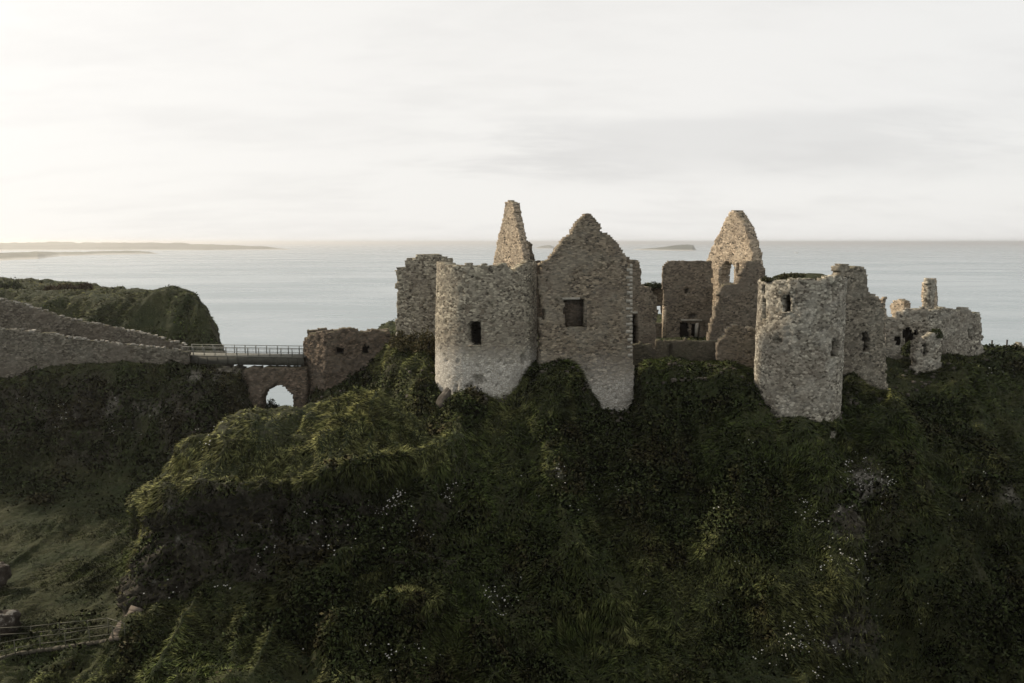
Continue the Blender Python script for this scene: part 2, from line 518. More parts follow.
# every profile runs from the slope below the camera up to the crest, the castle rock, the plateau and down to the sea behind
COLS = {
    -170: [(34, 800), (46, 690), (50, 650), (58, 602), (66, 560), (74, 515), (80, 480), (86, 375), (92.5, 328), (108, 282), (135, 274), SEA],
    0:    [(34, 800), (44, 690), (48, 648), (56, 600), (64, 560), (73, 510), (80, 478), (86.4, 372), (92.5, 338), (108, 292), (135, 281), SEA],
    60:   [(34, 800), (44, 690), (48, 648), (56, 602), (64, 560), (73, 510), (80, 480), (86.9, 370), (92.5, 343), (106, 295), (132, 284.5), SEA],
    110:  [(34, 800), (44, 690), (48, 645), (56, 600), (64, 560), (73, 512), (80, 480), (87.2, 361), (92.5, 350), (104, 300), (128, 289.5), SEA],
    130:  [(34, 800), (43.5, 690), (48.5, 630), (55, 600), (63, 562), (73, 515), (80, 480), (87.5, 362), (92.8, 353), (103, 300), (120, 290.5), SEA],
    138:  [(34, 800), (43, 690), (49, 612), (54, 590), (61, 560), (70, 530), (80, 480), (87.6, 362), (93, 354), (103, 297), (118, 292), SEA],
    146:  [(34, 800), (42, 690), (50, 606), (51, 520), (56, 499), (66, 575), (80, 480), (87.8, 364), (93.5, 356), (103, 298), (116, 294), SEA],
    175:  [(34, 800), (41, 690), (50, 596), (51.2, 507), (60, 465), (72, 560), (81, 478), (88, 364), (94, 357), (103, 292), (112, 290), SEA],
    192:  [(34, 800.0), (41, 690.0), (50, 590.0), (51.4, 501.0), (58, 447.0), (70, 548.0), (81, 474.0), (87.6, 370.0), (94, 362.0), (102, 295.0), (109, 294.0), SEA],
    206:  [(34, 800.0), (41, 690.0), (50.2, 586.0), (51.6, 498.0), (59, 438.0), (70, 545.0), (82, 470.0), (87.4, 373.0), (93, 368.0), (100, 316.0), (106, 316.0), SEA],
    216:  [(34, 800.0), (41, 690.0), (50.3, 583.0), (51.8, 497.0), (59.4, 435.0), (70, 545.0), (82, 470.0), (87.4, 376.0), (93, 372.0), (99, 342.0), (104, 344.0), SEA],
    224:  [(34, 800.0), (41, 690.0), (50.4, 580.0), (51.9, 496.0), (59.8, 432.0), (70, 545.0), (82, 474.0), (87.4, 374.0), (92, 376.0), (97, 392.0), (101, 400.0), SEA],
    246:  [(34, 800.0), (41, 690.0), (50.6, 574.0), (52.2, 494.0), (61, 423.0), (72, 535.0), (82, 480.0), (87.4, 378.0), (91.5, 384.0), (96, 425.0), (101, 440.0), SEA],
    256:  [(34, 800.0), (41, 690.0), (50.7, 572.0), (52.3, 493.0), (61.3, 420.0), (72, 532.0), (82, 478.0), (87.8, 414.0), (92, 418.0), (96, 430.0), (101, 446.0), SEA],
    262:  [(34, 800.0), (41, 690.0), (50.8, 570.0), (52.4, 493.0), (61.6, 418.0), (70, 530.0), (82, 475.0), (88, 424.0), (92, 424.0), (96, 432.0), (101, 450.0), SEA],
    298:  [(34, 800.0), (41, 690.0), (51, 562.0), (52.8, 490.0), (63, 406.0), (72, 520.0), (82, 460.0), (88, 420.0), (92, 420.0), (96, 430.0), (101, 448.0), SEA],
    312:  [(34, 800.0), (41, 690.0), (51, 560.0), (53, 487.0), (63.5, 404.0), (72, 530.0), (80, 441.0), (85.5, 398.0), (91, 384.0), (98, 376.0), (106, 370.0), SEA],
    350:  [(34, 800.0), (41, 690.0), (51, 560.0), (53.6, 480.0), (64, 400.0), (69, 478.0), (77, 428.0), (85.2, 380.0), (91, 354.0), (99, 346.0), (108, 338.0), SEA],
    385:  [(34, 800.0), (41.5, 690.0), (51, 562.0), (54.2, 476.0), (64, 403.0), (67.5, 462.0), (75, 414.0), (85, 357.0), (91, 340.0), (99, 334.0), (110, 328.0), SEA],
    400:  [(34, 800.0), (42, 690.0), (49, 565.0), (55, 470.0), (63.5, 408.0), (66, 446.0), (73, 408.0), (83.5, 341.0), (90, 335.0), (100, 330.0), (112, 324.0), SEA],
    425:  [(34, 800.0), (43, 690.0), (50, 574.0), (56, 475.0), (62, 422.0), (65, 430.0), (70.5, 404.0), (80, 350.0), (88, 337.0), (100, 330.0), (114, 322.0), SEA],
    438:  [(34, 800), (44, 690), (51, 580), (57, 480), (62, 439), (65, 432.0), (69, 412.0), (74, 387.0), (88, 342), (101, 332), (115, 322), SEA],
    455:  [(34, 800), (45, 690), (52, 584), (58, 484), (63, 449), (67, 424.0), (69.2, 415.0), (71, 402.0), (88, 342), (101, 332), (116, 322), SEA],
    500:  [(34, 800), (47, 690), (53, 590), (60, 490), (65, 440), (68, 412.0), (69.2, 401.0), (70.4, 388.0), (88, 342), (101, 332), (116, 322), SEA],
    532:  [(34, 800), (48, 690), (54, 590), (61, 490), (66, 440), (69, 406.0), (70.4, 385.0), (71.8, 368.0), (88, 342), (101, 332), (116, 322), SEA],
    560:  [(34, 800), (48.5, 690), (54.5, 590), (61, 488), (66, 438), (69, 404.0), (70.7, 381.0), (72.4, 363.0), (88, 342), (101, 332), (116, 322), SEA],
    582:  [(34, 800), (49, 690), (55, 590), (61, 485), (66.3, 436), (69.5, 410.0), (71, 393.0), (72.6, 376.0), (88, 342), (101, 332), (116, 322), SEA],
    602:  [(34, 800), (49.3, 690), (55, 590), (61.3, 485), (66.5, 436), (69.8, 420.0), (71.4, 415.0), (73, 405.0), (80, 356), (101, 332), (116, 322), SEA],
    631:  [(34, 800), (49.6, 690), (55, 590), (61.6, 485), (66.5, 438), (70, 424.0), (71.8, 419.0), (73.4, 411.0), (78, 358), (101, 332), (116, 322), SEA],
    641:  [(34, 800), (50, 690), (55.5, 588), (62, 482), (66.5, 434), (69.4, 408), (71.3, 392), (75.5, 359), (88, 342), (101, 332), (114, 322), SEA],
    690:  [(34, 800), (50, 690), (56, 580), (62, 480), (66, 430), (69, 402), (71, 385), (75.5, 358), (88, 342), (101, 332), (113, 322), SEA],
    735:  [(34, 800), (50, 690), (56, 582), (61, 485), (65, 436), (68.5, 406), (70.5, 390), (74.5, 363), (88, 342), (101, 332), (112, 322), SEA],
    757:  [(34, 800), (50, 690), (55.5, 585), (60, 490), (63.5, 448), (66, 420.0), (67.2, 409.0), (69.2, 395.0), (88, 342), (101, 332), (112, 322), SEA],
    775:  [(34, 800), (50, 690), (55, 586), (59.5, 492), (62.5, 452), (64.6, 434.0), (65.6, 430.0), (66.6, 423.0), (85, 345), (101, 332), (112, 322), SEA],
    800:  [(34, 800), (50, 690), (55, 588), (59.5, 494), (62.5, 450), (64.5, 432.0), (65.4, 428.0), (66.3, 421.0), (85, 345), (101, 332), (112, 322), SEA],
    826:  [(34, 800.0), (50, 690.0), (55, 590.0), (60, 490.0), (63, 446.0), (65, 423.0), (66, 418.0), (67.3, 412.0), (85, 345.0), (101, 332.0), (112, 322.0), SEA],
    842:  [(34, 800.0), (50.5, 690.0), (55.5, 590.0), (60.5, 488.0), (63.8, 440.0), (66.2, 411.0), (67.4, 405.0), (69.6, 396.0), (85, 346.0), (101, 332.0), (112, 322.0), SEA],
    853:  [(34, 800), (51, 690), (56, 588), (61.5, 486), (65, 436), (67.5, 416.0), (69, 404.0), (72.2, 376.0), (85, 348), (101, 333), (112, 324), SEA],
    885:  [(34, 800), (52, 690), (57, 584), (63, 483), (67, 434), (69.8, 418.0), (71.4, 411.0), (73.3, 401.0), (82, 362), (101, 334), (112, 326), SEA],
    895:  [(34, 800), (52.2, 690), (57.5, 583), (64, 482), (68.5, 432), (71.8, 408), (74.4, 395), (79.5, 372), (88, 352), (101, 335), (112, 327), SEA],
    935:  [(34, 800), (53, 690), (59, 580), (66, 480), (71, 430), (75, 400), (78, 378), (81, 365), (90, 348), (101, 337), (110, 330), SEA],
    985:  [(34, 800), (54, 690), (60, 580), (67, 480), (72.5, 430), (77.5, 395), (82, 368), (86.5, 353), (91, 349.5), (96, 351), (103, 358), SEA],
    1024: [(34, 800), (54, 690), (60, 580), (67, 480), (73, 430), (78, 396), (83, 370), (88, 354), (92, 351), (97, 353), (104, 362), SEA],
    1210: [(34, 800), (54, 690), (60, 582), (67, 484), (73, 436), (78, 404), (83, 380), (88, 364), (92, 360), (97, 360), (104, 366), SEA],
}
cpx = sorted(COLS)
NK = 12
KP = np.zeros((len(cpx), NK, 3))
for i, px in enumerate(cpx):
    for k, e in enumerate(COLS[px]):
        if e == SEA:
            Yb = COLS[px][k - 1][0] + 12
            p = U(px, 300, Yb)
            p[2] = -4
            KP[i, k] = p
        else:
            KP[i, k] = U(px, e[1], e[0])
step = 1.5
gx = np.arange(-165, 1205, step)
G = np.zeros((len(gx), NK, 3))
for k in range(NK):
    for c in range(3):
        G[:, k, c] = np.interp(gx, cpx, KP[:, k, c])
ker = np.exp(-0.5 * (np.arange(-6, 7) * step / 4.5) ** 2)
ker /= ker.sum()
for k in range(NK):
    for c in range(3):
        pad = np.pad(G[:, k, c], 6, mode='edge')
        G[:, k, c] = np.convolve(pad, ker, mode='valid')


def pchip_rows(G, ts):
    """Fritsch-Carlson interpolation along axis 1"""
    d = np.diff(G, axis=1)
    mm = np.zeros_like(G)
    s = d[:, :-1] * d[:, 1:]
    hm = np.where(s > 0, 2 * d[:, :-1] * d[:, 1:] / np.where(np.abs(d[:, :-1] + d[:, 1:]) < 1e-9, 1e-9, d[:, :-1] + d[:, 1:]), 0)
    mm[:, 1:-1] = hm
    mm[:, 0] = d[:, 0]
    mm[:, -1] = d[:, -1]
    i = np.minimum(ts.astype(int), G.shape[1] - 2)
    f = (ts - i)[None, :, None]
    h00 = 2 * f ** 3 - 3 * f ** 2 + 1
    h10 = f ** 3 - 2 * f ** 2 + f
    h01 = -2 * f ** 3 + 3 * f ** 2
    h11 = f ** 3 - f ** 2
    return h00 * G[:, i] + h10 * mm[:, i] + h01 * G[:, i + 1] + h11 * mm[:, i + 1]


segn = [14, 80, 90, 70, 36, 46, 44, 24, 26, 24, 16]
ts = np.concatenate([k + np.arange(n) / n for k, n in enumerate(segn)] + [[11.0]])
T = pchip_rows(G, ts)                                   # (columns, rows, 3)
nc, nr = T.shape[:2]
TT = np.broadcast_to(ts[None, :], (nc, nr))
PX = np.broadcast_to(gx[:, None], (nc, nr))


def normals(T):
    du = np.gradient(T, axis=0)
    dv = np.gradient(T, axis=1)
    n = norm(np.cross(du, dv))
    return np.where(n[..., 2:3] < -0.3, -n, n)


N0 = normals(T)
steep = 1 - np.clip(N0[..., 2], 0, 1)
# rockiness: steep places, broken by noise
rock = sstep(steep + 0.30 * fbm(T, 5.0, 4, 3), 0.40, 0.62)
near_build = np.exp(-((TT - 7.0) / 0.75) ** 2)
hillcliff = ((TT > 1.9) & (TT < 3.15) & (PX > 133) & (PX < 345)).astype(float) * sstep(345 - PX, 0, 60)
rock = np.clip(rock * 0.75 + hillcliff * 0.9 * sstep(fbm(T, 3, 3, 8), -0.45, 0.15), 0, 1)
rock = rock * (1 - 0.92 * sstep(TT, 2.95, 3.2) * sstep(4.9 - TT, 0, .3) * (PX < 455))
amp = 1.0 - 0.6 * near_build
amp = amp * np.where((TT > 1.9) & (TT < 6.2), 1 - 0.65 * (1 - sstep(PX, 118, 136)), 1.0)
amp = amp * np.where((TT > 7.5) & (TT < 8.6), 0.25, 1.0)
# gullies running down the slope: noise stretched along the fall line
Q = np.stack([T[..., 0], T[..., 1] * 0.35, T[..., 2] * 0.35], -1)
ridge = 1 - np.abs(fbm(Q, 5.5, 4, 21)) * 2.4
disp = 0.9 * fbm(T, 9.0, 3, 31) + 1.35 * (ridge - 0.4) + 0.75 * fbm(T, 3.0, 4, 41)
rr = 1 - np.abs(fbm(T, 2.2, 4, 51)) * 2
disp = disp + rock * (1.3 * rr - 0.7)
tus = fbm(T, 0.9, 3, 61)
disp = disp + 0.22 * tus
px0, py0 = proj(T)


def seg_d(pts):
    best = np.full(px0.shape, 1e9)
    for (x1, y1), (x2, y2) in zip(pts, pts[1:]):
        dx, dy = x2 - x1, y2 - y1
        u = np.clip(((px0 - x1) * dx + (py0 - y1) * dy) / (dx * dx + dy * dy), 0, 1)
        best = np.minimum(best, np.hypot(px0 - x1 - u * dx, py0 - y1 - u * dy))
    return best


front = (TT > 0.8) & (TT < 7.2)
wob = 9 * fbm(T, 3.0, 3, 81)
for pts, h, w in (([(150, 512), (200, 498), (260, 490), (320, 484), (390, 466), (440, 452)], 0.8, 13),
                  ([(300, 605), (345, 572), (385, 540), (420, 505), (440, 470)], 1.0, 15),
                  ([(330, 640), (390, 612), (430, 600), (470, 640), (490, 700)], 0.9, 16),
                  ([(560, 380), (545, 440), (560, 520), (600, 600)], 1.0, 22), ([(730, 380), (745, 450), (720, 540)], 0.9, 22),
                  ([(885, 400), (900, 470), (935, 560), (960, 690)], 1.3, 20), ([(960, 385), (1000, 470), (1060, 540)], 1.0, 20), ([(800, 440), (850, 500), (840, 600)], 1.0, 22), ([(470, 400), (450, 450), (480, 520)], 0.9, 16)):
    sd_ = seg_d(pts) + wob
    disp = disp + front * h * (1.5 * np.exp(-(sd_ / (w * .8)) ** 2) - 0.55 * np.exp(-((np.abs(sd_) - w * 2.0) / w) ** 2))
for cx, cy, rx, ry, h in ((225, 545, 70, 34, -0.9), (360, 515, 50, 24, -1.2), (435, 520, 32, 38, -1.1), (515, 580, 28, 55, -1.6), (650, 470, 60, 60, -1.5), (1005, 600, 34, 70, -2.2), (600, 520, 24, 60, -1.0), (780, 520, 30, 60, -1.0), (690, 600, 40, 60, -1.0), (915, 620, 22, 60, -1.2)):
    disp = disp + front * h * np.exp(-((px0 + wob - cx) / rx) ** 2 - ((py0 + wob - cy) / ry) ** 2)
disp = disp + 0.8 * fbm(T, 1.5, 3, 83) * np.exp(-((TT - 6.85) / .4) ** 2) * (PX > 300) * (PX < 985)
hl = (PX < 226) & (TT > 7.9)
disp = np.where(hl, disp * 0.55 + 0.35 * (1 - 2 * np.abs(fbm(np.stack([T[..., 0], T[..., 1] * .3, T[..., 2] * .3], -1), 3.2, 3, 85))), disp)
amp = np.where(hl & (TT > 8.15), 1.0, amp)
T = T + N0 * (disp * amp)[..., None]
TN = normals(T)

idx = np.arange(nc * nr).reshape(nc, nr)
quads = np.stack([idx[:-1, :-1], idx[1:, :-1], idx[1:, 1:], idx[:-1, 1:]], -1).reshape(-1, 4)
# grey stone shows in a few bare patches
px_, py_ = proj(T)


def ell(cx, cy, rx, ry):
    return np.exp(-(((px_ - cx) / rx) ** 2 + ((py_ - cy) / ry) ** 2))


bare = ell(225, 548, 75, 36) * 0.8 + ell(360, 515, 48, 24) * 0.7 + ell(110, 425, 150, 45) * 0.6 + ell(200, 377, 26, 10) + ell(868, 482, 20, 24) + ell(835, 520, 25, 14) + ell(440, 500, 26, 34) * 0.7 + ell(95, 400, 60, 14) * 0.5 \
    + ell(1010, 560, 26, 60) * 0.9 + ell(800, 630, 50, 40) * 0.5 + ell(510, 590, 20, 30) * 0.5
pale = np.clip((ell(866, 482, 17, 20) + ell(838, 500, 22, 12) + 0.9 * ell(203, 378, 20, 8) + .8 * ell(560, 470, 12, 14) + .8 * ell(1012, 500, 14, 18) + 0.6 * ell(120, 410, 50, 10) + .6 * ell(455, 470, 12, 20)) * sstep(fbm(T, 1.3, 4, 73), -.25, .15), 0, 1)
rock = np.clip(rock + pale + bare * sstep(fbm(T, 1.6, 4, 71), -0.3, 0.3), 0, 1)
terrain = fast_mesh('hillside', T.reshape(-1, 3), quads, M['ground'], smooth=True, col={'rock': rock.ravel(), 'pale': pale.ravel()})
tag(terrain, 'dark green headland of grass and rock under the castle', None, None, 'structure')

# ------------------------------------------------------------------ the sea and far shores
S = 60000.0
sea = fast_mesh('sea', [(-S, -S, 0), (S, -S, 0), (S, S, 0), (-S, S, 0)], [(0, 1, 2, 3)], M['sea'])
tag(sea, 'calm pale grey sea around the headland', None, None, 'structure')


def far_land(name, cols, label, seed, nrow=14):
    """low land: per column (px, shore Y, crest height, depth)"""
    pxs = np.array([c[0] for c in cols], float)
    xs = np.arange(pxs[0], pxs[-1] + .1, 1.0)
    sh = np.interp(xs, pxs, [c[1] for c in cols])
    hg = np.interp(xs, pxs, [c[2] for c in cols])
    dp = np.interp(xs, pxs, [c[3] for c in cols])
    V = np.zeros((len(xs), nrow, 3))
    for j in range(nrow):
        s = j / (nrow - 1)
        Yj = sh + dp * s
        prof = math.sin(math.pi * min(s * 1.15, 1.0) ** 0.8) if s < 1 else 0
        V[:, j, 0] = (xs - 512) / F * Yj
        V[:, j, 1] = Yj
        P = np.stack([xs * 1.0, np.full_like(xs, j * 6.0), np.zeros_like(xs)], -1)
        V[:, j, 2] = -2 + (hg + 2) * prof * (1 + 0.30 * fbm(P, 14, 4, seed))
    ii = np.arange(V.shape[0] * nrow).reshape(V.shape[0], nrow)
    q = np.stack([ii[:-1, :-1], ii[1:, :-1], ii[1:, 1:], ii[:-1, 1:]], -1).reshape(-1, 4)
    o = fast_mesh(name, V.reshape(-1, 3), q, M['distant'], smooth=True)
    tag(o, label, None, None, 'structure')
    return o


far_land('coast_hills', [(-300, 4300, 50, 3000), (0, 4600, 44, 3000), (90, 4700, 46, 3000), (150, 4700, 44, 2500), (210, 4700, 34, 2000), (262, 4900, 22, 1200), (292, 5000, 1, 300)],
         'long low hazy coast on the left horizon', 5)
far_land('beach_shore', [(-300, 1700, 12, 900), (0, 2050, 16, 1000), (40, 2250, 16, 1000), (62, 2700, 10, 700), (100, 3000, 11, 500), (130, 3100, 13, 450), (150, 3200, 9, 300), (160, 3300, 1, 100)],
         'pale sandy shore and dunes nearer than the hazy coast', 9)
far_land('island', [(632, 5000, 1, 200), (645, 4700, 9, 500), (668, 4500, 22, 700), (685, 4450, 34, 700), (692, 4450, 30, 600), (695, 4500, 2, 200)],
         'low faint island on the horizon between the two gables', 13)
far_land('reef', [(534, 6200, 1, 200), (541, 6000, 16, 400), (550, 6000, 22, 400), (556, 6100, 1, 200)],
         'tiny faint skerry on the horizon right of the tall pinnacle', 15)

# ------------------------------------------------------------------ masonry
class Plane:
    """a straight wall from A to B, each (px, Y)"""
    def __init__(s, A, B, yref=300):
        a = U(A[0], 330, A[1])
        b2 = U(B[0], 330, B[1])
        s.a = a[:2]
        d = b2[:2] - a[:2]
        s.L = np.linalg.norm(d)
        s.d = d / s.L
        s.n = np.array([s.d[1], -s.d[0]])              # towards the camera side
        s.wrap = False

    def uv(s, px, py):
        r = U(px, py, 1.0) - np.array([0, 0, H])
        # cam + t*r on the plane
        den = r[0] * s.n[0] + r[1] * s.n[1]
        tt = (s.a @ s.n) / den
        P = r * tt
        return (P[:2] - s.a) @ s.d, P[2] + H

    def xyz(s, u, v, w):
        x = s.a[0] + s.d[0] * u + s.n[0] * w
        y = s.a[1] + s.d[1] * u + s.n[1] * w
        return np.stack([x, y, v], -1)

    def nrm(s, u):
        return np.broadcast_to(np.array([s.n[0], s.n[1], 0.0]), u.shape + (3,))


class Drum:
    """a round tower; u is the arc length from the back, running left to right past the camera side"""
    def __init__(s, px, Yc, rad, batter=0.0, ztop=45):
        s.c = U(px, 300, Yc)[:2]
        s.r = rad
        s.b = batter
        s.zt = ztop
        s.L = 2 * math.pi * rad
        tocam = -s.c / np.linalg.norm(s.c)
        s.a0 = math.atan2(tocam[1], tocam[0])
        s.wrap = True

    def uv(s, px, py):
        r = U(px, py, 1.0) - np.array([0, 0, H])
        a = r[0] ** 2 + r[1] ** 2
        z = 40.0
        for _ in range(4):
            rr = s.r + s.b * max(0, s.zt - z)
            bq = -2 * (r[0] * s.c[0] + r[1] * s.c[1])
            cq = s.c @ s.c - rr ** 2
            disc = max(bq * bq - 4 * a * cq, 0)
            tt = (-bq - math.sqrt(disc)) / (2 * a)
            z = H + r[2] * tt
        P = r[:2] * tt - s.c
        ang = math.atan2(P[1], P[0]) - s.a0
        ang = (ang + math.pi) % (2 * math.pi) - math.pi
        return (ang + math.pi) * s.r, z

    def xyz(s, u, v, w):
        ang = s.a0 - math.pi + u / s.r
        rr = s.r + s.b * np.maximum(0, s.zt - v) + w
        return np.stack([s.c[0] + np.cos(ang) * rr, s.c[1] + np.sin(ang) * rr, v], -1)

    def nrm(s, u):
        ang = s.a0 - math.pi + u / s.r
        return np.stack([np.cos(ang), np.sin(ang), np.zeros_like(u)], -1)


def masonry(name, surf, outline, mat, parent, thick=1.1, holes=(), dents=(), res=0.2, seed=1, rough=0.28, pocks=0.012, relief=0.016, ztop=None, zbot=None, taper=0.0, raw=False, blinds=()):
    """a wall of stone blocks: a cell grid cut to the outline; holes go right through, dents are deep recesses"""
    def conv(poly):
        return [surf.uv(*p) for p in poly] if not raw else poly
    if outline is not None:
        oc = conv(outline)
        us = [p[0] for p in oc]
        vsx = [p[1] for p in oc]
        u0, u1, v0, v1 = min(us) - .4, max(us) + .4, min(vsx) - .2, max(vsx) + .4
    if surf.wrap:
        u0, u1 = 0.0, surf.L
        v0, v1 = zbot, max(ztop[1]) + .8
    nu = max(2, int(round((u1 - u0) / res)))
    nv = max(2, int(round((v1 - v0) / res)))
    eu = np.linspace(u0, u1, nu + 1)
    ev = np.linspace(v0, v1, nv + 1)
    cu = (eu[:-1] + eu[1:]) / 2
    cv_ = (ev[:-1] + ev[1:]) / 2
    CU, CV = np.meshgrid(cu, cv_, indexing='ij')
    PP = np.stack([CU, CV, np.full_like(CU, seed * 7.3)], -1)
    JU = CU + rough * vnoise(PP, 0.55, seed) + 0.6 * rough * vnoise(PP, 1.7, seed + 5)
    JV = CV + rough * vnoise(PP, 0.55, seed + 3) + 0.6 * rough * vnoise(PP, 1.7, seed + 8)
    if surf.wrap:
        M_ = JV < np.interp(CU, ztop[0], ztop[1])
    else:
        M_ = pip(JU, JV, oc)
    HU = CU + 0.3 * rough * vnoise(PP, 0.4, seed + 11)
    HV = CV + 0.3 * rough * vnoise(PP, 0.4, seed + 12)
    for h in list(holes) + list(blinds):
        M_ &= ~pip(HU, HV, conv(h))
    nuv = nu if surf.wrap else nu + 1
    EU, EV = np.meshgrid(eu[:nuv], ev, indexing='ij')
    r2 = np.random.default_rng(seed)
    ju = EU + r2.uniform(-.3, .3, EU.shape) * res
    jv = EV + r2.uniform(-.3, .3, EU.shape) * res
    PE = np.stack([EU, EV, np.full_like(EU, seed * 3.1)], -1)
    wf = relief * r2.normal(0, 1, EU.shape) + relief * 1.5 * vnoise(PE, 0.5, seed + 21) + 0.06 * vnoise(PE, 2.5, seed + 22)
    wf = wf + taper * np.maximum(0, (ev.max() - EV))
    pk = r2.random(EU.shape) < pocks * (0.4 + 1.2 * sstep(vnoise(PE, 2.2, seed + 31), -0.2, 0.6))
    wf = np.where(pk, wf - 0.28, wf)
    for dn in dents:
        inside = pip(EU, EV, conv(dn))
        wf = np.where(inside, -0.75, wf)
    wb = -thick + relief * r2.normal(0, 1, EU.shape)
    wf = np.maximum(wf, -thick * 0.8)
    Fv = surf.xyz(ju, jv, wf)
    Bv = surf.xyz(ju, jv, wb)
    n_ = nuv * (nv + 1)
    verts = np.concatenate([Fv.reshape(-1, 3), Bv.reshape(-1, 3)])
    ii = np.arange(n_).reshape(nuv, nv + 1)
    i1 = np.roll(ii, -1, axis=0) if surf.wrap else ii[1:]
    i0 = ii if surf.wrap else ii[:-1]
    a, b2, c, d = i0[:, :-1], i1[:, :-1], i1[:, 1:], i0[:, 1:]
    fs = [np.stack([a, b2, c, d], -1)[M_], np.stack([d, c, b2, a], -1)[M_] + n_]

    def side(e0, e1, cond):
        fs.append(np.stack([e1, e0, e0 + n_, e1 + n_], -1)[cond])
    up = np.zeros_like(M_)
    up[:, :-1] = M_[:, 1:]
    dn_ = np.zeros_like(M_)
    dn_[:, 1:] = M_[:, :-1]
    if surf.wrap:
        lf, rt = np.roll(M_, 1, 0), np.roll(M_, -1, 0)
    else:
        lf = np.zeros_like(M_)
        lf[1:] = M_[:-1]
        rt = np.zeros_like(M_)
        rt[:-1] = M_[1:]
    side(a, b2, M_ & ~dn_)
    side(b2, c, M_ & ~rt)
    side(c, d, M_ & ~up)
    side(d, a, M_ & ~lf)
    faces = np.concatenate(fs)
    used = np.unique(faces)
    rm = np.full(len(verts), -1)
    rm[used] = np.arange(len(used))
    org = np.array(parent.location) if parent is not None else np.zeros(3)
    o = fast_mesh(name, verts[used] - org, rm[faces], mat, parent=parent)
    for h in blinds:                                   # dark plate added behind each hole, standing for the shade inside
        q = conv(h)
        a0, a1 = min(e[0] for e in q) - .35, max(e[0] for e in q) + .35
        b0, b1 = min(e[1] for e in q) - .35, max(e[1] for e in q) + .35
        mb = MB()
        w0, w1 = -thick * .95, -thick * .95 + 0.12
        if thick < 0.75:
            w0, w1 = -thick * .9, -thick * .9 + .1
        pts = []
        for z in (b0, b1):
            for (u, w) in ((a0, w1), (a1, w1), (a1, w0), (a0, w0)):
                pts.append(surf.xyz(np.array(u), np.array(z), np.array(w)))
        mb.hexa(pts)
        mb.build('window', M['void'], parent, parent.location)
    return o


def rect(x0, y0, x1, y1):
    return [(x0, y0), (x1, y0), (x1, y1), (x0, y1)]


def base_of(surf, zb=36.0):
    p = surf.xyz(np.array(surf.L / 2), np.array(zb), np.array(0.0)) if not surf.wrap else np.array([surf.c[0], surf.c[1], zb])
    return p


def block(parent, name, surf, px0, py0, px1, py1, mat, w0=-0.1, w1=0.12, wob=0.02, ret=False):
    """a dressed stone lying in the wall face between two pixels corners"""
    u0, z1 = surf.uv(px0, py0)
    u1, z0 = surf.uv(px1, py1)
    mb = MB()
    pts = []
    for z in (z0, z1):
        for (u, w) in ((u0, w1), (u1, w1), (u1, w0), (u0, w0)):
            pts.append(surf.xyz(np.array(u + random.uniform(-wob, wob)), np.array(z + random.uniform(-wob, wob)), np.array(w)))
    mb.hexa(pts)
    return mb.build(name, mat, parent, parent.location)


def opening(parent, surf, x0, y0, x1, y1, mat, depth=0.85, sill=True, lintel=None, back=None):
    """a window: lining stones set into a hole, with an optional dark inner board"""
    o = block(parent, 'window', surf, x0 - 0.6, y1 - 0.9, x1 + 0.6, y1 + 0.7, mat, -0.7, 0.04)
    if lintel is not None:
        block(o, 'lintel', surf, x0 - 1.5, y0 - 1.4, x1 + 1.5, y0 + 0.3, lintel, -0.6, 0.07) if False else None
        l = block(parent, 'lintel', surf, x0 - 1.5, y0 - 1.3, x1 + 1.5, y0 + 0.3, lintel, -0.6, 0.06)
        l.parent = o
    return o


# --- left round tower
d = Drum(486.5, 74.7, 4.62, 0.028, 45.5)
t1 = thing('round_tower', 'wide round stone tower with a pale base and one dark window at its middle', 'tower', base_of(d, 34))
tp = [d.uv(*p) for p in ((441, 263.5), (447, 263.5), (449, 265.8), (460, 266), (480, 265), (496, 264.5), (505, 264), (511, 268), (516, 271.5), (521, 268), (530, 263.5), (537, 263))]
zt = tp[3][1]
tu = np.array([0, d.L * .2] + [p[0] for p in tp] + [d.L * .8, d.L])
tz = np.array([zt - .6, zt - .1] + [p[1] for p in tp] + [zt - .1, zt - .6])
masonry('wall', d, None, M['tower'], t1, 1.15, holes=[[(468.5, 324), (471, 322), (478, 321.5), (481, 324), (481, 344), (475, 346), (468.5, 342)]],
        dents=[rect(474, 376, 482, 384), rect(522, 356, 526, 364)], ztop=(tu, tz), zbot=30.0, seed=11, pocks=0.05, res=0.19, rough=0.14)
opening(t1, d, 469, 322, 481, 346, M['tower'])
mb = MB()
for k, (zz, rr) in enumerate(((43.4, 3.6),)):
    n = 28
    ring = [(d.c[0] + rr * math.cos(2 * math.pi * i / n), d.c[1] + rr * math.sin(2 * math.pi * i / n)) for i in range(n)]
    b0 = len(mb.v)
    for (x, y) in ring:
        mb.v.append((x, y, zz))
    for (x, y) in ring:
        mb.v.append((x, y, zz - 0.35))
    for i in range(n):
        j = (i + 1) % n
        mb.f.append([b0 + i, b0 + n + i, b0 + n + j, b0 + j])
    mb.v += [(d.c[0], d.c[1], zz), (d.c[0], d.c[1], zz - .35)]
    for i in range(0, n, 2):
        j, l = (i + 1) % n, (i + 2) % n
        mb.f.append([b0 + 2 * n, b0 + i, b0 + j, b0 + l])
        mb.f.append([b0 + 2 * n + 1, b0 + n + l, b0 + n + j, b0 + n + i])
mb.build('floor', M['void'], t1, t1.location)  # unseen slab added to keep the tower dark behind its window

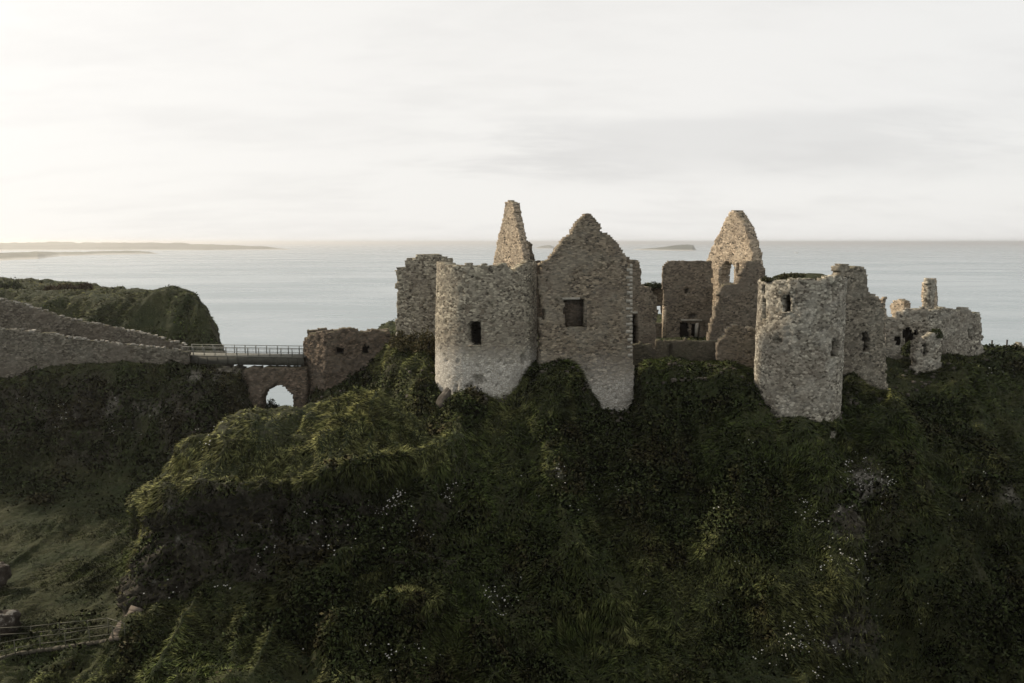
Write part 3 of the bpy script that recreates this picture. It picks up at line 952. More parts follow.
# --- near gable
p = Plane((541, 71.6), (632, 73.5))
t2 = thing('gable_wall', 'tall pointed stone gable beside the round tower with one square window', 'gable', base_of(p))
masonry('wall', p, [(541, 440), (541, 264), (548, 262), (553, 255), (557, 250), (560, 246), (566, 239), (574, 232.5), (574.5, 228), (582, 219), (588, 212.5), (595, 218.5), (601, 227), (602, 232), (609, 236), (617, 242), (622, 249), (628, 257), (631, 261), (632, 340), (633.5, 370), (634, 440)],
        M['gable'], t2, 1.2, holes=[rect(542.6, 309, 545.8, 320)], dents=[], seed=21, rough=0.11, pocks=0.02, res=0.17)
gw = t2.children[0]
# the square window is a recess closed by brown infill
bpy.data.objects.remove(gw)
masonry('wall', p, [(541, 440), (541, 264), (548, 262), (553, 255), (557, 250), (560, 246), (566, 239), (574, 232.5), (574.5, 228), (582, 219), (588, 212.5), (595, 218.5), (601, 227), (602, 232), (609, 236), (617, 242), (622, 249), (628, 257), (631, 261), (632, 340), (633.5, 370), (634, 440)],
        M['gable'], t2, 1.2, holes=[rect(542.6, 309, 545.8, 320), rect(564.5, 299, 584.5, 327)], seed=21, rough=0.11, pocks=0.02, res=0.17)
wn = block(t2, 'window', p, 562, 296, 587, 330, M['infill'], -0.95, -0.55)
lt = block(t2, 'lintel', p, 562.5, 297.6, 580, 299.4, M['pale'], -0.5, 0.06)
lt.parent = wn
st = block(t2, 'jamb', p, 584.5, 300, 586.5, 327, M['dim'], -0.5, 0.05)
st.parent = wn
mbq = MB()
for k in range(24):                                       # long-and-short corner stones
    y0 = 264 + k * 3.9 + random.uniform(-.4, .4)
    ln = (5.2 if k % 2 else 2.2) + random.uniform(-.9, .9)
    u1, z1 = p.uv(631.9, y0)
    u0, z0 = p.uv(631.9 - ln, y0 + random.uniform(2.5, 3.6))
    pts = []
    for z in (z0, z1):
        for (u, w) in ((u0, .05), (u1 + .05, .05), (u1 + .05, -.6), (u0, -.6)):
            pts.append(p.xyz(np.array(u), np.array(z), np.array(w)))
    mbq.hexa(pts)
mbq.build('quoins', M['pale'], t2, t2.location)

# --- square block behind the round tower, left
p = Plane((397, 84.0), (443, 82.6))
t3 = thing('square_tower', 'square stone tower stump with broken battlements left of the round tower', 'tower', base_of(p, 37))
masonry('wall', p, [(396.5, 370), (396.5, 268.5), (405, 267.5), (405.5, 258.5), (416, 258), (417, 255.2), (428, 254.5), (440, 257), (444, 258), (444, 370)], M['tower'], t3, 2.6, seed=31, rough=0.2, pocks=0.045)

# --- pinnacle
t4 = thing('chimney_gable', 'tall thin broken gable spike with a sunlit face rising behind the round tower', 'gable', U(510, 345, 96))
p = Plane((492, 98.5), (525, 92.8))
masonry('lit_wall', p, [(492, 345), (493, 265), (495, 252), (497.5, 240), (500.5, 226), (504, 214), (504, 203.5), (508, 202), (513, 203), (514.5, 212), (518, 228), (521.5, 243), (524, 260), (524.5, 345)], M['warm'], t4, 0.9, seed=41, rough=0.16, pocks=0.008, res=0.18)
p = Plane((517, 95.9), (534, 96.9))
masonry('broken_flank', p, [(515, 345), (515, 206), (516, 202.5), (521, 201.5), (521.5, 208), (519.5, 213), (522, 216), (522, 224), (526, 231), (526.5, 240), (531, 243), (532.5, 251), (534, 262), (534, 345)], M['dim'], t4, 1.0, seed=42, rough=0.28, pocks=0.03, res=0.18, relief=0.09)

# --- low wall glimpsed behind
p = Plane((528, 98), (556, 98))
t = thing('back_wall', 'low sliver of wall glimpsed between the pinnacle and the near gable', 'wall', base_of(p, 37))
masonry('wall', p, [(528, 345), (528, 262), (534, 260.5), (552, 261), (556, 262), (556, 345)], M['brown'], t, 0.9, seed=45)

# --- gatehouse
t5 = thing('gatehouse', 'low brown ruined gatehouse with two dark holes at the bridge end', 'building', U(350, 380, 88))
p = Plane((325, 85.4), (396, 87.2))
masonry('front_wall', p, [(325, 430), (325, 334), (331, 331), (345, 329.5), (352, 328.5), (359, 331), (372, 331.5), (389, 331), (392, 336), (396, 344), (397, 430)], M['brown'], t5, 1.3,
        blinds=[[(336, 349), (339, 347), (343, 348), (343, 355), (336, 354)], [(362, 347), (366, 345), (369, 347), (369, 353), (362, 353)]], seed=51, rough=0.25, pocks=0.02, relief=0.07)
p = Plane((302, 88.6), (326, 85.4))
masonry('side_wall', p, [(302, 440), (302, 341), (308, 337), (313, 333), (318, 330.5), (326, 332), (327, 440)], M['brown'], t5, 1.2, seed=52, rough=0.25, pocks=0.03, relief=0.09)
p = Plane((306, 91.5), (392, 93.0))
masonry('rear_wall', p, [(306, 400), (307, 331), (316, 329.2), (335, 328.5), (356, 328), (360, 330), (376, 329), (390, 330), (392, 400)], M['brown'], t5, 1.0, seed=53, rough=0.3, relief=0.04)

# --- fragments right of the near gable
p = Plane((630, 80.5), (660, 82))
t6 = thing('wall_fragment', 'stepped broken wall with a doorway just right of the tall near gable', 'wall', base_of(p))
masonry('wall', p, [(628, 365), (628, 262), (641, 262), (641, 284), (646, 287), (650, 288), (653, 292), (656, 297), (657, 310), (655, 325), (657, 365)], M['dim'], t6, 0.9,
        blinds=[rect(632, 314, 637.5, 343)], seed=61, rough=0.2)
block(t6, 'lintel', p, 630.5, 311.6, 637.5, 313.6, M['pale'], -0.5, 0.07)

p = Plane((640, 99), (669, 99))
t7 = thing('overgrown_wall', 'wall topped with plants in the gap between the near gable and fireplace wall', 'wall', base_of(p))
masonry('wall', p, [(640, 365), (640, 284.5), (650, 284), (660, 283.5), (668, 283), (668, 365)], M['dim'], t7, 0.8, holes=[[(656, 309), (658, 305), (662, 306), (662.8, 323), (656, 324)]], seed=65, rough=0.25)

p = Plane((663, 96), (710, 95.6))
t8 = thing('fireplace_wall', 'square topped dark wall with a fireplace left of the sunlit gable', 'wall', base_of(p))
masonry('wall', p, [(664, 365), (664, 300), (662.5, 285), (663, 267), (667, 261.5), (690, 261), (712, 261), (712, 365)], M['dim'], t8, 1.0,
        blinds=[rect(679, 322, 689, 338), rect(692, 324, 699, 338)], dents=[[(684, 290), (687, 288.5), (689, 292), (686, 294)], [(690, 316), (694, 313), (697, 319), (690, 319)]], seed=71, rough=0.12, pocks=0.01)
block(t8, 'mantel', p, 681, 319.4, 702, 321, M['pale'], -0.3, 0.16)
block(t8, 'jamb', p, 663.2, 306, 665.6, 342, M['warm'], -0.9, 0.10)
block(t8, 'jamb', p, 695.5, 323, 698, 337, M['pale'], -0.5, 0.10)

# --- right gable
t9 = thing('sunlit_gable', 'tall pointed sunlit gable with two openings behind the right hand tower', 'gable', U(735, 345, 94))
p = Plane((703, 98.6), (756, 90.0))
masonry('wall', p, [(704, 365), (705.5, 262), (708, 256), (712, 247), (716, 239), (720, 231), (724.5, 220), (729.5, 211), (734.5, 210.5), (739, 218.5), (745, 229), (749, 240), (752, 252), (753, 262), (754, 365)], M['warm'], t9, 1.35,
        holes=[[(722.5, 265), (726, 262), (731, 262), (734, 266), (733.5, 283), (729, 284), (722, 284), (720.5, 276)], rect(736.5, 263, 740, 276)], seed=81, rough=0.14, pocks=0.004, res=0.18)
p = Plane((709, 88.6), (766, 90.0))
t10 = thing('stair_wall', 'dark sloping broken wall in front of the sunlit gable', 'wall', base_of(p))
masonry('wall', p, [(709, 375), (711, 340), (713, 325), (716, 308), (719, 296), (722, 290), (727, 285), (736, 284.5), (741, 278), (744, 270), (746, 265), (752, 261), (759, 261), (763, 266), (766, 276), (766, 375)], M['dim'], t10, 1.0, seed=91, rough=0.18, pocks=0.01)

# --- low dark wall and rubble stub
p = Plane((630, 77.6), (719, 77.0))
t11 = thing('low_wall', 'low dark mossy wall across the gap between the two towers', 'wall', base_of(p))
masonry('wall', p, [(629, 385), (629, 345), (640, 344), (651.5, 345), (652, 352), (655, 352), (655.5, 342), (668, 341), (690, 341.5), (706, 341), (719, 342), (719, 385)], M['mossy'], t11, 0.8, dents=[rect(669, 346, 671, 358), rect(689, 346, 690.5, 358)], seed=95, rough=0.14)
p = Plane((716, 75.6), (761, 75.2))
t12 = thing('wall_stub', 'rounded rubble stub of wall left of the right hand tower', 'wall', base_of(p))
masonry('wall', p, [(719, 395), (718, 360), (717, 346), (722, 337), (729, 330), (736, 326), (743, 331), (750, 328), (761, 331), (761, 395)], M['dim'], t12, 1.5, seed=101, rough=0.3, relief=0.04)

# --- right round tower
d = Drum(801, 69.6, 3.62, 0.004, 44.8)
t13 = thing('round_tower', 'grey round tower with turf on its broken top and two small windows', 'tower', base_of(d, 33))
tp = [d.uv(*q) for q in ((763, 279), (769, 282), (775, 279.5), (785, 280), (800, 279.5), (815, 280.5), (828, 279.5), (837, 276))]
tu = np.array([0, d.L * .2] + [q[0] for q in tp] + [d.L * .8, d.L])
tz = np.array([44.3, 44.5] + [q[1] for q in tp] + [44.7, 44.3])
masonry('wall', d, None, M['grey'], t13, 1.0, holes=[[(782.6, 297), (785.5, 294.5), (789.5, 295), (791.3, 298), (791.3, 312.5), (782.6, 312.5)], [(831, 342), (835, 339), (839, 341), (839, 357), (831.5, 358)], rect(762, 283, 766, 320)],
        dents=[rect(832, 284, 836, 300), rect(775, 338, 781, 343)], ztop=(tu, tz), zbot=29.5, seed=111, rough=0.22, pocks=0.05, relief=0.035, res=0.2)
opening(t13, d, 783, 295, 791, 313, M['grey'])
mb = MB()
n = 24
prev = None
rings = []
for (rr, zz) in ((2.75, 44.55), (2.5, 44.85), (1.6, 45.15), (0.5, 45.2)):
    b0 = len(mb.v)
    for i in range(n):
        an = 2 * math.pi * i / n
        q = rr * (1 + 0.10 * math.sin(an * 3 + 1) + 0.06 * math.sin(an * 7))
        mb.v.append((d.c[0] + q * math.cos(an), d.c[1] + q * math.sin(an), zz + 0.12 * math.sin(an * 5 + rr)))
    rings.append(b0)
for a, b_ in zip(rings, rings[1:]):
    for i in range(n):
        mb.f.append([a + i, a + (i + 1) % n, b_ + (i + 1) % n, b_ + i])
mb.build('turf_cap', M['ground'], t13, t13.location)
TOPS = [(d.c[0], d.c[1], 44.9, 2.3)]

# --- right curtain wall and far ruins
p = Plane((838, 73.4), (887, 74.4))
t14 = thing('curtain_wall', 'tall ragged wall with one window adjoining the right side of the grey tower', 'wall', base_of(p, 34))
masonry('wall', p, [(838, 440), (838, 276), (841, 268), (846, 266.5), (853, 268.5), (868, 269), (868.5, 290), (872, 296), (877, 299), (881, 304), (884, 312), (885.5, 330), (886.5, 350), (886.5, 392), (885, 440)], M['grey_shaded'], t14, 1.2,
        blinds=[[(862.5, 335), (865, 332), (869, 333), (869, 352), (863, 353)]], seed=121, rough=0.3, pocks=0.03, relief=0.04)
opening(t14, p, 862.5, 333, 869, 353, M['grey'])
# a cross wall closes the room behind that window
p2 = Plane((852, 77.5), (884, 78.5))
masonry('inner_wall', p2, [(852, 390), (852, 305), (870, 303), (884, 312), (884, 390)], M['dim'], t14, 0.8, seed=123, rough=0.3)

p = Plane((869, 82.5), (887, 80))
t15 = thing('wall_stump', 'short square sunlit stump directly behind the ragged wall', 'wall', base_of(p, 37))
masonry('wall', p, [(870, 370), (870, 299), (874, 297.5), (882.5, 297), (882.5, 370)], M['warm'], t15, 0.4, seed=131, rough=0.16)
p = Plane((889, 92), (909, 89.2))
t16 = thing('wall_stump', 'small sunlit crenel stump between the ragged wall and the chimney stack', 'wall', base_of(p, 37))
masonry('wall', p, [(889, 365), (890.5, 312), (892.5, 301), (899, 300.5), (904.5, 303), (904.5, 310), (909, 315), (909, 365)], M['warm'], t16, 0.9, seed=135, rough=0.2)

t17 = thing('ruined_range', 'long grey ruined range with gaping holes at the far right of the castle', 'building', U(935, 362, 84))
p = Plane((878, 84.7), (931, 82.6))
masonry('left_wall', p, [(878, 400), (879, 311), (884, 312), (889, 316), (894, 318), (897, 313), (902, 311), (910, 309.5), (921, 309), (927, 311), (931, 322), (931, 400)], M['grey'], t17, 1.0,
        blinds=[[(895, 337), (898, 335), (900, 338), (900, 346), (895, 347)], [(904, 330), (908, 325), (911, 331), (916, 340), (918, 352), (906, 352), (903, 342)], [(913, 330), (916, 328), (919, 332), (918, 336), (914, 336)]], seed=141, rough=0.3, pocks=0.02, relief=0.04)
p = Plane((926, 83.0), (984, 87.6))
masonry('right_wall', p, [(926, 400), (926, 316), (930, 311), (938, 311), (942, 307.5), (949, 310), (953, 308.5), (959, 309.5), (963, 307), (969, 308), (973, 312.5), (979, 313), (981, 322), (982.5, 328), (983, 348), (984, 400)], M['grey'], t17, 1.0,
        blinds=[rect(968.5, 329, 972, 339)], seed=145, rough=0.3, pocks=0.025, relief=0.04)
p = Plane((916, 79.8), (942, 80.4))
masonry('front_projection', p, [(915, 395), (916, 352), (918, 341), (922, 338), (927, 340), (931, 336), (935, 333), (940, 334), (942, 344), (942, 395)], M['grey'], t17, 0.9,
        blinds=[[(922, 346), (925, 342), (928, 345), (928, 355), (923, 357)]], seed=147, rough=0.16, pocks=0.02, relief=0.04)
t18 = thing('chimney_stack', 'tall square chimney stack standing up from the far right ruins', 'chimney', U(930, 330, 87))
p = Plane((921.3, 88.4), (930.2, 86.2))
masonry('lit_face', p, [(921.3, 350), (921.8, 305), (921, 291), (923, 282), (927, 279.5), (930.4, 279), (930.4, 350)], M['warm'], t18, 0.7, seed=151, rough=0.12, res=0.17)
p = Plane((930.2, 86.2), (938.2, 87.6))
masonry('shaded_face', p, [(930.2, 350), (930.2, 279), (935, 280), (936.5, 288), (938, 296), (938.4, 350)], M['grey'], t18, 0.7, seed=152, rough=0.12, res=0.17)  # plain grey beside the warm face: the shaded side set by colour

p = Plane((1002, 94.5), (1034, 96))
t19 = thing('rubble_wall', 'low tumbled stone wall on the grass at the far right edge', 'wall', base_of(p, 36))
masonry('wall', p, [(1002, 368), (1003, 350), (1006, 348), (1010, 346), (1014, 348), (1018, 344.5), (1022, 345), (1024, 349), (1030, 347), (1034, 350), (1034, 368)], M['grey'], t19, 0.7, seed=161, rough=0.3, relief=0.1)

# --- causeway walls on the left bank
def coping(parent, surf, pts, seed, n, big=0.30):
    r = np.random.default_rng(seed)
    q = [surf.uv(*a) for a in pts]
    us = np.array([a[0] for a in q])
    zs = np.array([a[1] for a in q])
    mb = MB()
    for k in range(n):
        u = us[0] + (us[-1] - us[0]) * (k + r.uniform(0, .9)) / n
        if r.random() < 0.3:
            continue
        z = np.interp(u, us, zs)
        s = big * r.uniform(.5, 1.25)
        c = surf.xyz(np.array(u), np.array(z + r.uniform(-.06, .12)), np.array(-0.35 + r.uniform(-.25, .3)))
        mb.box(c, s * r.uniform(.8, 1.5), s, s * r.uniform(.5, .9), r.uniform(0, 3), r.uniform(-.2, .2))
    return mb.build('coping', M['coping'], parent, parent.location)


p = Plane((-150, 85.4), (187, 88.2))
t20 = thing('causeway_wall', 'nearer long grey causeway wall, topped with pale stones, above the dark slope', 'wall', U(90, 370, 87))
top = [(-150, 312), (-60, 321), (0, 328.5), (30, 332), (60, 336.5), (90, 341), (120, 344.5), (150, 347.5), (187, 351)]
masonry('wall', p, [(-150, 420)] + top + [(187, 420)], M['causeway'], t20, 0.7, seed=171, rough=0.16, pocks=0.01, res=0.22, relief=0.06)
coping(t20, p, top, 172, 150)
p = Plane((-150, 94.5), (186, 92.2))
t21 = thing('causeway_wall', 'farther causeway wall, higher at its left end, below the grassy headland', 'wall', U(90, 345, 94))
top = [(-150, 272), (-60, 288), (0, 299), (30, 307), (60, 317), (90, 323.5), (120, 329), (150, 335), (170, 341), (186, 346)]
masonry('wall', p, [(-150, 400)] + top + [(186, 400)], M['causeway'], t21, 0.7, seed=175, rough=0.16, pocks=0.008, res=0.22, relief=0.06)
coping(t21, p, top, 176, 150)

# --- footbridge
t22 = thing('footbridge', 'straight footbridge with thin railings crossing to the castle', 'bridge', U(245, 362, 88.5))
A = U(183, 356.5, 89.0)
B = U(303.5, 356.0, 87.4)
A[2] = B[2] = (A[2] + B[2]) / 2
dv = norm(B - A)
sd = np.array([dv[1], -dv[0], 0])
mb = MB()
mb.bar(A - sd * 1.0 + (0, 0, 0), B - sd * 1.0, 2.2, 0.12)
mb.build('deck', M['deck'], t22, t22.location)
for s in (0.02, -2.0):
    mb = MB()
    mb.bar(A + sd * s - (0, 0, .52), B + sd * s - (0, 0, .52), 0.14, 0.86)
    for k in range(12):
        q = A + (B - A) * (k + .5) / 12 + sd * (s + (0.1 if s > -1 else -0.1))
        mb.bar(q - (0, 0, .12), q - (0, 0, .93), 0.1, 0.1)
    mb.build('girder', M['girder'], t22, t22.location)
for s in (0.05, -2.05):
    mb = MB()
    for hgt, w in ((0.98, .06), (0.55, .03), (0.16, .04)):
        mb.bar(A + sd * s + (0, 0, hgt), B + sd * s + (0, 0, hgt), w)
    for k in range(90):
        q = A + (B - A) * (k + .5) / 90 + sd * s
        mb.bar(q + (0, 0, .16), q + (0, 0, .96), 0.012)
    rl = mb.build('railing', M['steel'], t22, t22.location)
    for k in range(12):
        q = A + (B - A) * k / 11 + sd * s
        mb = MB()
        mb.bar(q - (0, 0, .1), q + (0, 0, 1.02), 0.08)
        mb.build('post', M['steel'], rl, t22.location)

p = Plane((236, 87.5), (306, 87.0))
t23 = thing('stone_arch', 'old stone arch beneath the footbridge with daylight through it', 'bridge', U(280, 410, 88))
cx0, cy0 = 277.5, 403
arch = [(cx0 - 16.5 + 0, 470)] + [(cx0 - 16.5 * math.cos(a), cy0 - 17.5 * math.sin(a)) for a in np.linspace(0, math.pi, 17)] + [(cx0 + 16.5, 470)]
masonry('wall', p, [(242, 475), (242, 380), (244, 369.5), (252, 368.8), (280, 368), (306, 368), (306, 475)], M['brown'], t23, 1.5, holes=[arch], seed=181, rough=0.12, pocks=0.02, relief=0.07)
p = Plane((213, 87.8), (246, 87.6))
t24 = thing('stone_pier', 'pale stone pier on the left bank carrying the footbridge', 'pier', U(226, 395, 88))
masonry('wall', p, [(213, 420), (213, 369.5), (236, 369), (243, 372), (243, 388), (240, 420)], M['causeway'], t24, 2.2, seed=185, rough=0.3, relief=0.09)


# ------------------------------------------------------------------ helpers that rest on the hill
flatT = T.reshape(-1, 3)
fx, fy = proj(flatT)
vdir = norm(flatT - np.array([0, 0, H]))
facing = -(vdir * TN.reshape(-1, 3)).sum(-1)
depth = np.linalg.norm(flatT - np.array([0, 0, H]), axis=1)


def ground_at(px, py, tol=2.5):
    """the nearest visible hillside point at a pixel"""
    dd = (fx - px) ** 2 + (fy - py) ** 2
    ok = np.where(dd < tol ** 2)[0]
    if len(ok) == 0:
        return flatT[np.argmin(dd)].copy()
    near = depth[ok].min()
    ok = ok[depth[ok] < near + 1.5]
    return flatT[ok[np.argmin(dd[ok])]].copy()


def ground_z(x, y):
    dd = (flatT[:, 0] - x) ** 2 + (flatT[:, 1] - y) ** 2
    return float(flatT[np.argmin(dd), 2])


def boulder(name, c, sx, sy, sz, mat, label, seed, lichen=None):
    u, v = np.meshgrid(np.linspace(0, 2 * math.pi, 33)[:-1], np.linspace(0.02, math.pi - .02, 18), indexing='ij')
    D = np.stack([np.cos(u) * np.sin(v), np.sin(u) * np.sin(v), np.cos(v)], -1)
    D = np.sign(D) * np.abs(D) ** 0.8
    Dn = D * (1 + 0.35 * fbm(D + seed * 5, 0.9, 3, seed))[..., None]
    P = (Dn + 0.10 * np.round(fbm(Dn, 0.5, 2, seed + 4) * 3)[..., None] * D / 2) * np.array([sx, sy, sz])
    ii = np.arange(32 * 18).reshape(32, 18)
    i1 = np.roll(ii, -1, 0)
    q = np.stack([ii[:, 1:], i1[:, 1:], i1[:, :-1], ii[:, :-1]], -1).reshape(-1, 4)
    o = fast_mesh(name, P.reshape(-1, 3), q, mat)
    o.location = tuple(c)
    tag(o, label, 'rock')
    return o


g1 = ground_at(8, 632)
boulder('boulder', U(2, 624, g1[1]), 1.0, 0.9, 0.85, M['boulder'], 'dark reddish boulder with a white top beside the handrail at the left edge', 3, M['lichen'])
g1 = ground_at(-3, 588)
boulder('boulder', U(-4, 575, g1[1]), 0.95, 0.9, 0.9, M['boulder'], 'pinkish boulder cut by the left edge, higher than the other', 5, M['lichen'])
# leaning rock fin under the round tower's left foot
boulder('rock_fin', U(441, 408, 69.3), 0.55, 0.7, 1.7, M['rockfin'], 'upright grey rock fin at the left foot of the wide round tower', 8)
bpy.data.objects['rock_fin'].rotation_euler = (0.15, 0.42, 0.7)

# --- steps, path and handrails, bottom left
pts = np.array([ground_at(a, b_) for a, b_ in ((116, 641), (119, 635), (122, 629), (126, 622), (130, 616))])
for k in range(1, len(pts)):
    pts[k, 1] = max(pts[k, 1], pts[k - 1, 1] + 0.6)
mb = MB()
for a, b2 in zip(pts, pts[1:]):
    for s_ in range(3):
        q0 = a + (b2 - a) * s_ / 3 + (0, 0, .06)
        q1 = a + (b2 - a) * (s_ + .94) / 3 + (0, 0, .06)
        mb.bar(q0, q1, 0.95 + random.uniform(-.1, .1), 0.24)
steps = mb.build('steps', M['slab'])
steps['kind'] = 'structure'
tag(steps, 'pinkish stone steps at the end of the handrail', None)
mb = MB()
pk = [(-30, 668), (0, 660), (20, 655), (45, 651), (70, 648), (95, 644), (113, 641)]
pp = [ground_at(a, b_) for a, b_ in pk]
for a, b2 in zip(pp, pp[1:]):
    for s in range(3):
        q0 = a + (b2 - a) * s / 3
        q1 = a + (b2 - a) * (s + .92) / 3
        mb.bar(q0 + (0, 0, .1), q1 + (0, 0, .1 + random.uniform(-.04, .04)), random.uniform(.14, .26), 0.2)
kerb = mb.build('path_edging', M['edging'])
tag(kerb, 'pale stone edging below the handrail', None, None, 'structure')


def handrail(label, pk, hgts, post_w=0.05):
    gp = [ground_at(a, b_) for a, b_ in pk]
    t = thing('handrail', label, 'railing', gp[0], 'handrails by the stone steps')
    for q in gp:
        mb = MB()
        mb.bar(q - (0, 0, .3), q + (0, 0, max(hgts) + .04), post_w)
        mb.build('post', M['rail'], t, t.location)
    for h in hgts:
        mb = MB()
        for a, b2 in zip(gp, gp[1:]):
            mb.bar(a + (0, 0, h), b2 + (0, 0, h), 0.038)
        mb.build('rail', M['rail'], t, t.location)
    return t


handrail('nearer two-railed handrail ending at the stone steps', [(-40, 668), (-12, 662), (16, 656), (41, 652), (66, 649), (90, 645), (113, 642)], (1.05, 0.55))
handrail('farther handrail running beside the stone steps, behind the nearer one', [(-30, 646), (0, 642), (32, 640), (60, 637), (88, 634), (108, 632), (127, 637)], (0.95, 0.5))

# --- fence posts at the far right
for k, (a, b_) in enumerate(((991.5, 347.5), (1006.5, 347.0))):
    q = U(a, b_ + 2, 93 + k)
    mb = MB()
    mb.bar(q - (0, 0, .4), q + (0, 0, 1.05), 0.13)
    mb.bar(q + (0, 0, 1.05), q + (0, 0, 1.10), 0.16)
    o = mb.build('fence_post', M['wood'], None, q)
    o.location = tuple(q)
    tag(o, ['thin dark fence post nearest the long ruined range', 'thin dark fence post standing behind the low tumbled wall'][k], 'post', 'fence posts at the cliff edge')

# --- small white boat far out
q = U(797, 253.2, 3450)
t = thing('boat', 'tiny white boat far out on the sea right of the sunlit gable', 'boat', (q[0], q[1], 0))
mb = MB()
L = 11
hp = [(-L, -2.2), (L * .5, -2.2), (L, 0), (L * .5, 2.2), (-L, 2.2)]
nb = len(hp)
mb.v += [(x * .92, y * .7, -.3) for x, y in hp] + [(x, y, 2.0 + (1.2 if x > 0 else 0)) for x, y in hp]
for i in range(nb):
    j = (i + 1) % nb
    mb.f.append([i, j, nb + j, nb + i])
mb.f.append([nb, nb + 1, nb + 3, nb + 4])
mb.f.append([nb + 1, nb + 2, nb + 3, nb + 3][:3] + [nb + 1])
mb.f.pop()
mb.build('hull', M['white'], t)
mb = MB()
mb.box((-1, 0, 3.4), 6, 3, 2.8)
mb.build('cabin', M['white'], t)

# ------------------------------------------------------------------ vegetation on the hillside
qv = flatT[quads]                                        # (Q,4,3)
qc = qv.mean(1)
qn = norm(np.cross(qv[:, 2] - qv[:, 0], qv[:, 3] - qv[:, 1]))
qn = np.where(qn[:, 2:3] < -0.3, -qn, qn)
qx, qy = proj(qc)
qd = np.linalg.norm(qc - np.array([0, 0, H]), axis=1)
qa = 0.5 * np.linalg.norm(np.cross(qv[:, 2] - qv[:, 0], qv[:, 3] - qv[:, 1]), axis=1)
cosv = -(norm(qc - np.array([0, 0, H])) * qn).sum(1)
inframe = (qx > -70) & (qx < 1095) & (qy < 760) & (qc[:, 2] > 1)
qrock = rock.ravel()[quads].mean(1)
qt = TT.reshape(-1)[quads].mean(1)
qpale = pale.ravel()[quads].mean(1)
# weight by the size a quad has from around here, not only from the lens itself
wgt = qa / np.maximum(qd, 20) ** 2 * (0.15 + np.clip(cosv + 0.15, 0, 1)) * inframe * (qt > 0.7)
behind = (qt > 7.6) & (qx > 300) & (qx < 985)
wgt = wgt * np.where(behind, 0.15, 1.0)
shrubby = sstep(fbm(qc, 6.0, 4, 91), 0.02, 0.34)


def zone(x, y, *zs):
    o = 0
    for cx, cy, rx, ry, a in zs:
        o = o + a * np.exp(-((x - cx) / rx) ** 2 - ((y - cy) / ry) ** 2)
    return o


# dark scrub, its colour also painting in shade, in the gullies and on the left bank
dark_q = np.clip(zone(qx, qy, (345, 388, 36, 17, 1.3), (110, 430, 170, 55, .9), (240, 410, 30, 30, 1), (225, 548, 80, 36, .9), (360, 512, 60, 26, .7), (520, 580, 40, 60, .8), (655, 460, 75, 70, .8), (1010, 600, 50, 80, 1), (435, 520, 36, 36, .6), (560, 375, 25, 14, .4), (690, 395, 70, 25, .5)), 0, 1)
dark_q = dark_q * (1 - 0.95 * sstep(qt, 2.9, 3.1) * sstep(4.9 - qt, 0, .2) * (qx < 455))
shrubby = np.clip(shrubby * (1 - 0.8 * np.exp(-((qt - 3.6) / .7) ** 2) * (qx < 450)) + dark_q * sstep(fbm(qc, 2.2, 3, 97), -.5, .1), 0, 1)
ridge_y = sstep(fbm(qc, 1.4, 3, 95), -0.5, 0.25)


def sample_quads(n, w, seed):
    r = np.random.default_rng(seed)
    cdf = np.cumsum(w)
    k = np.searchsorted(cdf, r.random(n) * cdf[-1])
    k = np.minimum(k, len(w) - 1)
    a = r.random((n, 1))
    b = r.random((n, 1))
    q = qv[k]
    P = (q[:, 0] * (1 - a) + q[:, 1] * a) * (1 - b) + (q[:, 3] * (1 - a) + q[:, 2] * a) * b
    return r, k, P


NB = 1250000
vly_w = (1 - sstep(qx, 110, 140)) * (qt < 6.5)
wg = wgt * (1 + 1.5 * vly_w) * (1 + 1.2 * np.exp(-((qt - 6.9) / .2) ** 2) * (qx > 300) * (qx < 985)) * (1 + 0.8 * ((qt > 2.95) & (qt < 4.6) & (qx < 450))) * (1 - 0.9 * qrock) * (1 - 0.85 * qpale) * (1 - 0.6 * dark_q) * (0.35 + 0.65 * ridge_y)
r, k, P = sample_quads(NB, wg, 5)
n_ = qn[k]
down = np.stack([n_[:, 0] * n_[:, 2], n_[:, 1] * n_[:, 2], n_[:, 2] ** 2 - 1], -1)
down = down / np.maximum(np.linalg.norm(down, axis=1, keepdims=True), .15)
cr = np.stack([vnoise(P, 2.0, 201), vnoise(P, 2.0, 202), vnoise(P, 2.0, 203)], -1)
dirv = 0.30 * n_ + 0.9 * down + np.array([-0.05, 0, 0.2]) + 0.32 * cr + 0.5 * np.stack([vnoise(P, 5.5, 204), vnoise(P, 5.5, 205), vnoise(P, 5.5, 206)], -1) + r.normal(0, .22, P.shape)
dirv = norm(dirv)
foot = np.exp(-((qt[k] - 6.9) / .22) ** 2) * (qx[k] > 300) * (qx[k] < 985)
tall = 0.65 + 0.5 * sstep(fbm(P, 3.5, 3, 211), -.3, .4)
short = 1 - 0.6 * (1 - sstep(qx[k], 120, 150)) * (qt[k] < 6.3)
L = (r.uniform(.18, .58, len(P)) * tall * short * (1 + 0.5 * foot) * np.where(qd[k] > 80, 0.9, 1.0))[:, None]
side = norm(np.cross(dirv, r.normal(0, 1, P.shape)))
wd = (r.uniform(.015, .038, len(P)) * (0.6 + qd[k] / 130))[:, None]
tip = P + dirv * L + np.array([0, 0, -1.0]) * L * 0.15
V = np.empty((len(P), 3, 3), np.float32)
V[:, 0] = P - side * wd - n_ * 0.05
V[:, 1] = P + side * wd - n_ * 0.05
V[:, 2] = tip
bx, by = proj(P)
crest = 1.5 * sstep(qt[k], 2.9, 3.4) * sstep(4.9 - qt[k], 0, .5) * sstep(480 - bx, 0, 60) * sstep(bx, 120, 150)  # paler dry grass on the crest, raised further to look sunlit
